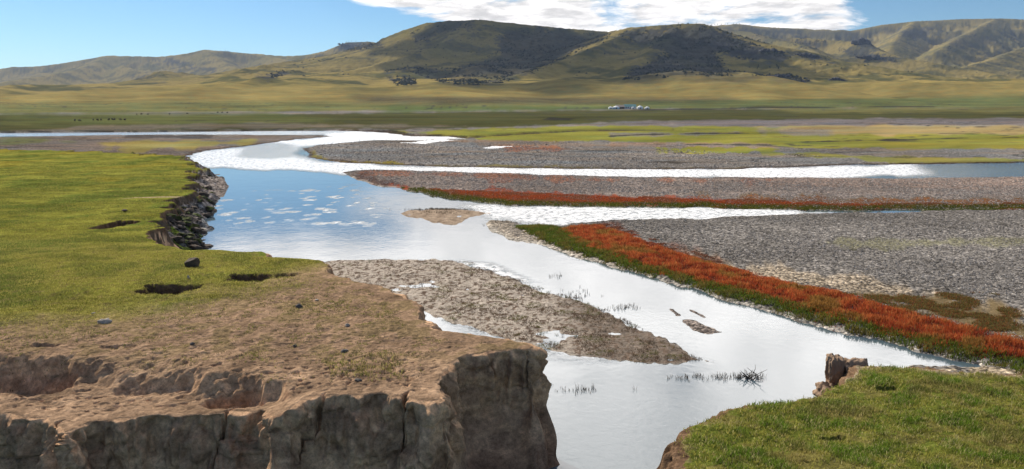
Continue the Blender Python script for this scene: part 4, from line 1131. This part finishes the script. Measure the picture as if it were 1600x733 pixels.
def pebbles():
    def scatter(poly, n, y0, y1, smin, smax, bright, label):
        P = np.array(poly)
        u = rng.uniform(0, 1, n * 3); y = 1 / (1 / y0 + u * (1 / y1 - 1 / y0)); x = rng.uniform(-.75, .75, n * 3) * y
        k = sdf(x, y, P) > .6; x, y = x[k][:n], y[k][:n]
        t = surf(x, y); px, py = proj(x, y, 0 * x); px = px + 250 * fbm(x / 20, y / 20, 3, 611); py = py + 5 * fbm(x / 9, y / 9, 3, 612); k = (t['Z'] > .02) & (t['DR'] < -2) & ((py > 262) | ((py > 236) & (px < 1190)) | ((py > 224) & (px < 900))); x, y, z = t['X'][k], t['Y'][k], t['Z'][k]; m = len(x)
        ds = fbm(x / 5, y / 5, 3, 610)
        if n > 80000:
            Q = np.array([(1030, 390), (1110, 398), (1230, 415), (1390, 438), (1500, 466), (1600, 484), (1700, 500), (1700, 560), (1500, 520), (1380, 470), (1290, 454), (1200, 442), (1100, 420)], float); Q[:, 0] *= .3
            a_, b_ = proj(x, y, 0 * x); sdq = sdf(a_ * .3, b_, Q) + 9 * fbm(x / 2.5, y / 2.5, 3, 613)
            ds = ds - 1.1 * ss(sdq, -2, 3)
        k = rng.uniform(-.5, .9, m) < ds + .4; x, y, z = x[k], y[k], z[k]; m = len(x)
        s = rng.uniform(smin, smax, m) * rng.uniform(.6, 1.0, m) * (y / 50) ** .5
        base = np.array([(1, 0, 0), (0, 1, 0), (-1, 0, 0), (0, -1, 0), (0, 0, .7), (0, 0, -.4), (.6, .6, .35), (-.6, .5, .3)])
        tri = np.array([(0, 6, 4), (6, 1, 4), (1, 7, 4), (7, 2, 4), (2, 3, 4), (3, 0, 4), (0, 1, 6), (1, 2, 7), (1, 0, 5), (2, 1, 5), (3, 2, 5), (0, 3, 5)])
        a = rng.uniform(0, 6.28, m)
        v = base[None] * (1 + rng.uniform(-.25, .25, (m, 8, 1)))
        v = v * np.stack([rng.uniform(.8, 1.4, m), rng.uniform(.6, 1, m), rng.uniform(.5, 1, m)], 1)[:, None]
        vx = v[..., 0] * np.cos(a)[:, None] - v[..., 1] * np.sin(a)[:, None]; vy = v[..., 0] * np.sin(a)[:, None] + v[..., 1] * np.cos(a)[:, None]
        co = np.stack([vx * s[:, None] + x[:, None], vy * s[:, None] + y[:, None], v[..., 2] * s[:, None] + z[:, None]], 2).reshape(-1, 3)
        c = (bright * rng.choice([.45, .7, .9, 1.0, 1.5], m)[:, None]) * [1.10, .99, .89]
        col = np.repeat(c, 8, 0)
        q = (np.arange(m)[:, None, None] * 8 + tri[None]).reshape(-1, 3)
        tag(obj('pebbles', np_mesh('pebbles', co, q, col, {'gr': np.zeros(len(co))}, smooth=False), M_ground), label, 'pebbles', kind='stuff')
    scatter(LOWBAR, 90000, 30, 125, .03, .085, .29, 'loose grey pebbles covering the lower right gravel bar')
    scatter(MIDBAR, 45000, 75, 140, .05, .10, .28, 'loose pinkish grey pebbles covering the middle gravel bar')
    scatter(UPPER, 30000, 125, 250, .07, .14, .30, 'loose brownish pebbles covering the upper gravel bar')
pebbles()

def earth_pillar():
    """the upright split block of earth at the corner of the right bank"""
    x, y = W(1305, 612, .25)
    root = bpy.data.objects.new('earth_pillar', None); S.collection.objects.link(root); root.location = (x, y, 0)
    tag(root, 'upright split block of brown earth at the tip of the right bank', 'earth pillar')
    def blk(nm, sx, sy, sz, loc, seed, box=.75):
        me = rock_mesh(nm, sx, sy, sz, seed, .22, 5, 1.0, box)
        v = np.array([p.co[:] for p in me.vertices])
        f = .09 * np.abs(fbm3(v[:, 0] * 5 + seed, v[:, 1] * 5, v[:, 2] * 1.6, 3))
        r = np.hypot(v[:, 0], v[:, 1]) + .01
        v[:, 0] -= v[:, 0] / r * f; v[:, 1] -= v[:, 1] / r * f
        me.vertices.foreach_set('co', v.astype(np.float32).ravel())
        o = obj(nm, me, M_earth, root); o.location = loc; return o
    blk('column', .36, .44, .74, (-.10, .1, .95), 5)
    blk('column', .60, .50, .58, (.74, .05, .98), 9, .92)
    blk('toe', .56, .46, .46, (-.34, -.22, .26), 14, .35)
    blk('toe', .52, .42, .36, (.38, -.34, .36), 18, .35)
earth_pillar()

def driftwood():
    x, y = W(1168, 592)
    bm = bmesh.new(); rr = np.random.default_rng(4)
    cl = bpy.data.curves.new('driftwood', 'CURVE'); cl.dimensions = '3D'; cl.bevel_depth = 1.0; cl.bevel_resolution = 1; cl.use_fill_caps = True
    for i in range(17):
        a = rr.uniform(0, 6.28); L = rr.uniform(.25, .8); up = rr.uniform(.0, .45) if i % 3 else rr.uniform(.3, .55)
        sp = cl.splines.new('POLY'); sp.points.add(4)
        ox, oy = rr.normal(0, .22), rr.normal(0, .10)
        for j in range(5):
            f = j / 4
            sp.points[j].co = (ox + math.cos(a) * L * f + rr.normal(0, .03), oy + math.sin(a) * .5 * L * f + rr.normal(0, .02), -.04 + up * f + rr.normal(0, .02), 1)
            sp.points[j].radius = .022 * (1 - .75 * f)
    tmp = bpy.data.objects.new('tmp', cl); S.collection.objects.link(tmp)
    dg = bpy.context.evaluated_depsgraph_get(); me = bpy.data.meshes.new_from_object(tmp.evaluated_get(dg))
    bpy.data.objects.remove(tmp)
    me.materials.clear()
    o = obj('driftwood', me, plain_mat('wet_wood', (.05, .04, .032), .7, .2, 8)); o.location = (x, y, 0)
    tag(o, 'dark tangle of drift branches sticking out of the white shallow water', 'driftwood')
driftwood()

# ------------------------------------------------------------------ camp of round tents and sheds, far on the plain
def lathe(name, prof, seg=20):
    bm = bmesh.new(); rings = []
    for r_, z in prof:
        if r_ < 1e-4: rings.append([bm.verts.new((0, 0, z))])
        else: rings.append([bm.verts.new((r_ * math.cos(2 * math.pi * i / seg), r_ * math.sin(2 * math.pi * i / seg), z)) for i in range(seg)])
    for a, b in zip(rings[:-1], rings[1:]):
        for i in range(seg):
            k = (i + 1) % seg
            if len(a) == 1 and len(b) == 1: continue
            if len(b) == 1: bm.faces.new((a[i], a[k], b[0]))
            elif len(a) == 1: bm.faces.new((a[0], b[k], b[i]))
            else: bm.faces.new((a[i], a[k], b[k], b[i]))
    me = bpy.data.meshes.new(name); bm.to_mesh(me); bm.free()
    return me
def box_mesh(name, boxes):
    bm = bmesh.new()
    for (x0, y0, z0, x1, y1, z1) in boxes:
        g = bmesh.ops.create_cube(bm, size=1)['verts']
        for v in g: v.co = ((x0 + x1) / 2 + v.co.x * (x1 - x0), (y0 + y1) / 2 + v.co.y * (y1 - y0), (z0 + z1) / 2 + v.co.z * (z1 - z0))
    me = bpy.data.meshes.new(name); bm.to_mesh(me); bm.free(); return me
M_felt = plain_mat('white_felt', (.78, .77, .74), .9, .04, 2)
M_canvas = plain_mat('pale_blue_canvas', (.45, .55, .66), .9, .05, 2)
M_wood = plain_mat('brown_boards', (.16, .10, .065), .8, .2, 3)
M_brroof = plain_mat('tan_roof', (.52, .38, .27), .7, .15, 1)
M_grroof = plain_mat('green_sheet_roof', (.16, .34, .30), .5, .1, 1)
M_whitew = plain_mat('whitewash', (.62, .64, .66), .9, .06, 1)
M_darkg = plain_mat('dark_window', (.02, .022, .03), .3, .05, 1)
M_metal = plain_mat('grey_metal', (.3, .3, .3), .5, .05, 1)
def gz(x, y): return float(surf(np.array([x]), np.array([y]))['Z'][0])
def camp():
    Yc = 920.0
    def ger(px, rad, hw, hr, wallm, label):
        x, y, _ = WD(px, 171, Yc); z = gz(x, y)
        root = bpy.data.objects.new('round_tent', None); S.collection.objects.link(root); root.location = (x, y, z)
        tag(root, label, 'tent')
        obj('wall', lathe('wall', [(rad, -.3), (rad, hw * .5), (rad * .99, hw)]), wallm, root)
        obj('roof', lathe('roof', [(rad * 1.03, hw - .05), (rad * 1.02, hw + .08), (rad * .62, hw + hr * .55), (rad * .22, hw + hr), (rad * .2, hw + hr + .12), (0, hw + hr + .15)]), M_felt, root)
        obj('door', box_mesh('door', [(-.5, -rad - .08, 0, .5, -rad + .2, hw * .88)]), M_wood, root)
        obj('stove_pipe', lathe('stove_pipe', [(.12, hw + hr * .7), (.12, hw + hr + 1.1), (0, hw + hr + 1.12)], 8), M_metal, root).location = (rad * .15, 0, 0)
    ger(954, 2.7, 1.7, 1.1, M_felt, 'small white round tent at the far left of the distant camp')
    ger(962.5, 4.0, 2.0, 1.6, M_canvas, 'large pale blue round tent beside the tan roofed shed')
    ger(989, 1.8, 1.6, 1.1, M_felt, 'little white round tent in front of the green roofed house')
    ger(1000, 3.7, 2.0, 1.9, M_felt, 'wide white round tent right of the green roofed house')
    ger(1011, 2.8, 1.7, 1.1, M_felt, 'low white round tent at the far right of the distant camp')
    def house(px, L, Dp, hw, hr, wm, rm, name, label, wins, dy):
        x, y, _ = WD(px, 171, Yc + dy); z = gz(x, y)
        root = bpy.data.objects.new(name, None); S.collection.objects.link(root); root.location = (x, y, z); root.rotation_euler = (0, 0, .08)
        tag(root, label, 'house')
        bm = bmesh.new()
        pr = [(-Dp / 2, -.3), (Dp / 2, -.3), (Dp / 2, hw), (0, hw + hr), (-Dp / 2, hw)]
        a = [bm.verts.new((-L / 2, p, q)) for p, q in pr]; b = [bm.verts.new((L / 2, p, q)) for p, q in pr]
        bm.faces.new(a[::-1]); bm.faces.new(b)
        for i in range(5): bm.faces.new((a[i], a[(i + 1) % 5], b[(i + 1) % 5], b[i]))
        me = bpy.data.meshes.new('wall'); bm.to_mesh(me); bm.free(); obj('wall', me, wm, root)
        bm = bmesh.new(); o_ = .4; e = hr / (Dp / 2)
        pr = [(-Dp / 2 - o_, hw - o_ * e + .06), (0, hw + hr + .06), (Dp / 2 + o_, hw - o_ * e + .06), (Dp / 2 + o_, hw - o_ * e + .2), (0, hw + hr + .22), (-Dp / 2 - o_, hw - o_ * e + .2)]
        a = [bm.verts.new((-L / 2 - .4, p, q)) for p, q in pr]; b = [bm.verts.new((L / 2 + .4, p, q)) for p, q in pr]
        bm.faces.new(a[::-1]); bm.faces.new(b)
        for i in range(6): bm.faces.new((a[i], a[(i + 1) % 6], b[(i + 1) % 6], b[i]))
        me = bpy.data.meshes.new('roof'); bm.to_mesh(me); bm.free(); obj('roof', me, rm, root)
        for wx in wins: obj('window', box_mesh('window', [(wx - .7, -Dp / 2 - .05, 1.1, wx + .7, -Dp / 2 + .1, 2.2)]), M_darkg, root)
        obj('door', box_mesh('door', [(-.5, -Dp / 2 - .06, 0, .5, -Dp / 2 + .1, 2.1)]), M_wood, root)
    house(969, 8.5, 6, 2.3, 2.0, M_wood, M_brroof, 'shed', 'brown shed with a tan roof in the distant camp', [-2.5, 2.5], 9)
    house(984, 13.5, 7, 2.6, 2.4, M_whitew, M_grroof, 'long_house', 'long house with a green roof in the distant camp', [-5, -2.5, 2.5, 5], 12)
camp()

# ------------------------------------------------------------------ grazing animals (a few pixels each)
def animals():
    vs = [(0, 0, .95), (.55, 0, 1.0), (-.55, 0, .98), (.95, 0, 1.15), (1.25, 0, .85), (.55, .2, .5), (.55, .2, 0), (.5, -.2, .5), (.52, -.2, 0), (-.5, .2, .5), (-.55, .2, 0), (-.5, -.2, .5), (-.52, -.2, 0), (-.85, 0, .6)]
    es = [(0, 1), (0, 2), (1, 3), (3, 4), (1, 5), (5, 6), (1, 7), (7, 8), (2, 9), (9, 10), (2, 11), (11, 12), (2, 13)]
    ra = [.36, .34, .34, .17, .13, .12, .06, .12, .06, .13, .06, .13, .06, .03]
    me = bpy.data.meshes.new('grazing_cow'); me.from_pydata(vs, es, [])
    base = bpy.data.objects.new('grazing_cow', me); S.collection.objects.link(base)
    base.modifiers.new('skin', 'SKIN'); 
    for i, r_ in enumerate(ra): me.skin_vertices[0].data[i].radius = (r_, r_)
    me.skin_vertices[0].data[0].use_root = True
    sm = base.modifiers.new('sub', 'SUBSURF'); sm.levels = 1; sm.render_levels = 1
    dg = bpy.context.evaluated_depsgraph_get(); m2 = bpy.data.meshes.new_from_object(base.evaluated_get(dg))
    bpy.data.objects.remove(base)
    for p in m2.polygons: p.use_smooth = True
    m2.materials.append(plain_mat('dark_hide', (.035, .026, .02), .8, .1, 2))
    for px, py, g, lb in [(117, 190, 0, 0), (125, 190.5, 0, 0), (146, 189.5, 0, 0), (153, 189.5, 0, 0), (158, 189, 0, 0), (170, 189, 0, 0), (176, 188.7, 0, 0), (179, 188.9, 0, 0), (189, 189, 0, 0), (195, 188.8, 0, 0),
                          (214, 180.5, 1, 0), (221, 180, 1, 0), (231, 180.2, 1, 0), (265, 179.8, 1, 0), (293, 179, 1, 0), (340, 177.5, 1, 0), (347, 177.4, 1, 0), (355, 177.5, 1, 0),
                          (1082, 165.8, 2, 0), (1132, 164.6, 2, 0), (1157, 164.4, 2, 0), (1163, 171.2, 3, 0), (1220, 169.5, 3, 0)]:
        x, y = W(px, py, .8); z = gz(x, y)
        o = bpy.data.objects.new('grazing_cow', m2); S.collection.objects.link(o)
        o.location = (x, y, z); o.scale = (.8, .8, .8); o.rotation_euler = (0, 0, rng.uniform(0, 6.28))
        tag(o, ['dark cow in the row grazing just beyond the far river reach at left', 'dark cow in the thin far row grazing left of the hills spur', 'dark cow grazing beyond the camp on the green strip to its right', 'dark cow on the brown plain right of the distant camp'][g], 'cow',
            ['cows grazing beyond the far reach', 'cows in the far row on the left plain', 'cows on the green strip by the camp', 'cows on the plain right of the camp'][g])
animals()

# ------------------------------------------------------------------ trees and crags on the hills
def conifer_meshes():
    tr = lathe('trunk', [(.28, -1.0), (.2, 3), (.05, 8.5)], 6)
    N = 420
    z = rng.uniform(1.2, 9, N); rad = (9.4 - z) / 8.2 * 1.9 * np.sqrt(rng.uniform(.1, 1, N)); a = rng.uniform(0, 6.28, N)
    v = np.zeros((N, 3, 3)); cx, cy = rad * np.cos(a), rad * np.sin(a)
    for k in range(3):
        v[:, k] = np.stack([cx, cy, z], 1) + rng.normal(0, .42, (N, 3)) * [1, 1, .6]
    me = np_mesh('crown', v.reshape(-1, 3), np.arange(N * 3).reshape(N, 3), smooth=False)
    return tr, me
def hill_point(px, py, Y0, Y1):
    """first point of the hills seen at a pixel, searched along its line of sight"""
    Ys = np.linspace(Y0, Y1, 300)
    P = np.array([WD(px, py, Y) for Y in Ys])
    z = surf(P[:, 0], P[:, 1])['Z']
    k = np.nonzero(z >= P[:, 2])[0]
    i = k[0] if len(k) else int(np.argmax(z - P[:, 2]))
    return P[i, 0], P[i, 1], z[i]
def trees_and_crags():
    tr, cr = conifer_meshes()
    tr.materials.append(plain_mat('bark', (.06, .045, .035), .9, .2, 3)); cr.materials.append(plain_mat('needles', (.032, .048, .026), .9, .2, 2))
    pts = []
    def add(px, py, Y0, Y1, g, s=1.0): pts.append((px, py, Y0, Y1, g, s))
    for px, py in [(541, 66), (545, 65), (549, 65), (556, 65.5)]: add(px, py, 3900, 4900, 0, .9)
    for px, py in [(372, 83), (375, 84), (352, 80), (356, 81)]: add(px, py, 4400, 5300, 1, 1.1)
    for px in (1106, 1112, 1117, 1121, 1127, 1133, 1137, 1146, 1151, 1155): add(px, 39.5 - (px - 1106) * .03, 4200, 5200, 2, 1.1)
    for px, py in [(683, 36), (700, 34), (746, 32), (750, 32), (768, 34), (795, 37), (836, 41), (868, 44), (912, 47.5), (935, 49), (960, 50), (984, 45.5), (990, 44.5), (1003, 43), (1008, 43), (1040, 41), (1060, 39), (1088, 38)]: add(px, py, 1900, 2900, 3, rng.uniform(.4, .65))
    for px, py in [(1181, 93), (1216, 108), (1183, 108), (1185, 105)]: add(px, py, 1300, 2400, 4, .7)
    lab = ['dark pine on the small wooded knoll left of the main hill', 'dark pine on the far left skyline ridge', 'tiny dark pine on the far skyline under the cloud', 'small dark tree on the main hill crest', 'dark bush like tree on the golden slope right of the second hill']
    grp = ['pines on the knoll', 'pines on the far left skyline', 'pines on the skyline under the cloud', 'trees on the main crest', 'trees on the golden slope']
    for px, py, Y0, Y1, g, s in pts:
        x, y, z = hill_point(px, py + .6, Y0, Y1)
        o = bpy.data.objects.new('pine_tree', tr); S.collection.objects.link(o); o.location = (x, y, z); o.scale = (s, s, s); o.rotation_euler = (0, 0, rng.uniform(0, 6))
        c = bpy.data.objects.new('crown', cr); S.collection.objects.link(c); c.parent = o
        tag(o, lab[g], 'tree', grp[g])
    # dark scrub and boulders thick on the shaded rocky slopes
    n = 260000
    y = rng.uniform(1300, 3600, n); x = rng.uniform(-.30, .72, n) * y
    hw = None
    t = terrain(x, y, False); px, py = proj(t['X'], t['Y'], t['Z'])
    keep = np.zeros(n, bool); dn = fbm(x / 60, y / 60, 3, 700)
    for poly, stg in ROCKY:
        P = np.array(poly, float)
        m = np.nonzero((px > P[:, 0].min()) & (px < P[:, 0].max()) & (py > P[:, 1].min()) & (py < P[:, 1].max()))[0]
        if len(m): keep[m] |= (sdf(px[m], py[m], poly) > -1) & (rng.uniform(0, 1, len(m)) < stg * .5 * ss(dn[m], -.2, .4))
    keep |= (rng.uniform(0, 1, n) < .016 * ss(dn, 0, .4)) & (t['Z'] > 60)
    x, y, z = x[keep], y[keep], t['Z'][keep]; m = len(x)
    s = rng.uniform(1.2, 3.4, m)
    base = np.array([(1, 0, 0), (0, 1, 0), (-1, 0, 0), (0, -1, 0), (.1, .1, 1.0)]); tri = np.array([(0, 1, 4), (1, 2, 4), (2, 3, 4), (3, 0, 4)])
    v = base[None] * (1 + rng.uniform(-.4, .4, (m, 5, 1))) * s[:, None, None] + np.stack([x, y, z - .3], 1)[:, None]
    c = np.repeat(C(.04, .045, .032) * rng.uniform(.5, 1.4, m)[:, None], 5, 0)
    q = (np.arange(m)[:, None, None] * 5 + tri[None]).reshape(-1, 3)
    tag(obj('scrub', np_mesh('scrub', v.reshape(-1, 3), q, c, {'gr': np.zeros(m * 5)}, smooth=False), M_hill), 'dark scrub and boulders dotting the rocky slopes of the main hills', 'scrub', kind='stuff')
    # crags
    def crag(px, py, n, wpx, hpx, Y0, Y1, label):
        x, y, z = hill_point(px, py, Y0, Y1)
        bm = bmesh.new(); k = y / F
        me = rock_mesh('t', 1, 1, 1, int(px), .3, 3, .6, .3)
        me.transform(Matrix.Translation((0, 0, -hpx * k * .25)) @ Matrix.Rotation(math.atan(.12), 4, 'Y') @ Matrix.Diagonal((wpx * k * 1.15, 8, hpx * k * .42, 1)))
        bm.from_mesh(me); bpy.data.meshes.remove(me)
        for i in range(n):
            me = rock_mesh('t', 1, 1, 1, int(px) + i, .3, 2, .6, .2)
            u = rng.uniform(-1, 1)
            hh = hpx * k * rng.uniform(.35, 1.0) * (1 - .6 * abs(u))
            mt = Matrix.Translation((u * wpx * k, rng.uniform(-6, 6) , -1 - u * SLOPE * wpx * k)) @ Matrix.Rotation(rng.uniform(0, 6), 4, 'Z') @ Matrix.Diagonal((hh * .9, hh * .8, hh, 1))
            me.transform(mt); bm.from_mesh(me); bpy.data.meshes.remove(me)
        me = bpy.data.meshes.new('rock_outcrop'); bm.to_mesh(me); bm.free()
        o = obj('rock_outcrop', me, M_rock); o.location = (x, y, z)
        tag(o, label, 'rock outcrop')
    SLOPE = .12
    crag(1310, 126, 26, 15, 7, 1200, 2600, 'lone dark rock outcrop on the golden slope, rightmost on that slope')
    crag(1225, 121, 34, 22, 7, 1200, 2600, 'long dark rock outcrop below the second hill spur')
    crag(1252, 127, 20, 16, 4, 1200, 2600, 'low dark rock outcrop beside the lone rightmost one')
    crag(1347, 68, 24, 14, 10, 2300, 3600, 'peaked dark crag on the ridge behind the golden slope')
    crag(1372, 92, 26, 26, 7, 2000, 3300, 'dark broken crag line under the peaked crag')
    crag(1262, 88, 22, 18, 8, 1900, 3000, 'dark crag at the lower end of the second hill spur')
    crag(1207, 80, 22, 18, 6, 1800, 2600, 'dark crag halfway down the right spur of the second hill')
    crag(545, 71, 12, 16, 5, 3600, 4900, 'dark rocks on the wooded knoll left of the main hill')
    crag(428, 117, 12, 10, 3, 1600, 3200, 'small dark rocks on the long left spur of the main hill')
trees_and_crags()

# ------------------------------------------------------------------ unseen cloud puffs, added along the sun's path to shade the main hills
def cloud():
    bm = bmesh.new(); rr = np.random.default_rng(12)
    base = rock_mesh('t', 1, 1, 1, 3, .35, 3, 1.0)
    zc = 1500.0
    targets = []
    for px, py, Y, rad, n in SHADE:
        x, y, z = WD(px, py, Y)
        for i in range(n): targets.append((x + rr.normal(0, rad * .45), y + rr.normal(0, rad * .45), max(z, 20), rad * rr.uniform(.45, .8)))
    for x, y, z, r_ in targets:
        k = (zc - z) / sd.z
        me = base.copy(); me.transform(Matrix.Translation((x + sd.x * k, y + sd.y * k, zc + rr.uniform(-20, 20))) @ Matrix.Diagonal((r_, r_, r_ * .35, 1)) @ Matrix.Rotation(rr.uniform(0, 6), 4, 'Z'))
        bm.from_mesh(me); bpy.data.meshes.remove(me)
    me = bpy.data.meshes.new('cloud'); bm.to_mesh(me); bm.free()
    for p in me.polygons: p.use_smooth = True
    tag(obj('cloud', me, plain_mat('shade_cloud_white', (.9, .9, .9), 1.0, .02, .01)), kind='structure')  # added unseen puffs, only there to shade the main hills
SHADE = [(745, 85, 2250, 190, 5), (820, 80, 2350, 210, 6), (890, 75, 2350, 160, 4), (690, 125, 1850, 120, 3), (800, 118, 1900, 170, 4),
         (990, 90, 1850, 180, 5), (1060, 80, 1850, 190, 6), (1120, 95, 1800, 150, 4), (1020, 125, 1550, 160, 4), (940, 120, 1600, 110, 3), (1120, 120, 1600, 120, 3), (860, 145, 1350, 110, 3), (960, 148, 1300, 110, 3)]
cloud()

# ------------------------------------------------------------------ haze over the valley
def haze():
    me = box_mesh('haze', [(-9500, -60, -2.5, 9500, 10000, 520)])
    m = bpy.data.materials.new('haze_air'); m.use_nodes = True
    T = NT(m.node_tree)
    v = T.node('ShaderNodeVolumePrincipled', {'Color': (.55, .70, 1.0, 1), 'Density': HAZE, 'Anisotropy': .2})
    o = T.node('ShaderNodeOutputMaterial'); T.l.new(v.outputs[0], o.inputs['Volume'])
    tag(obj('haze', me, m), kind='stuff')
HAZE = 0.000036
haze()
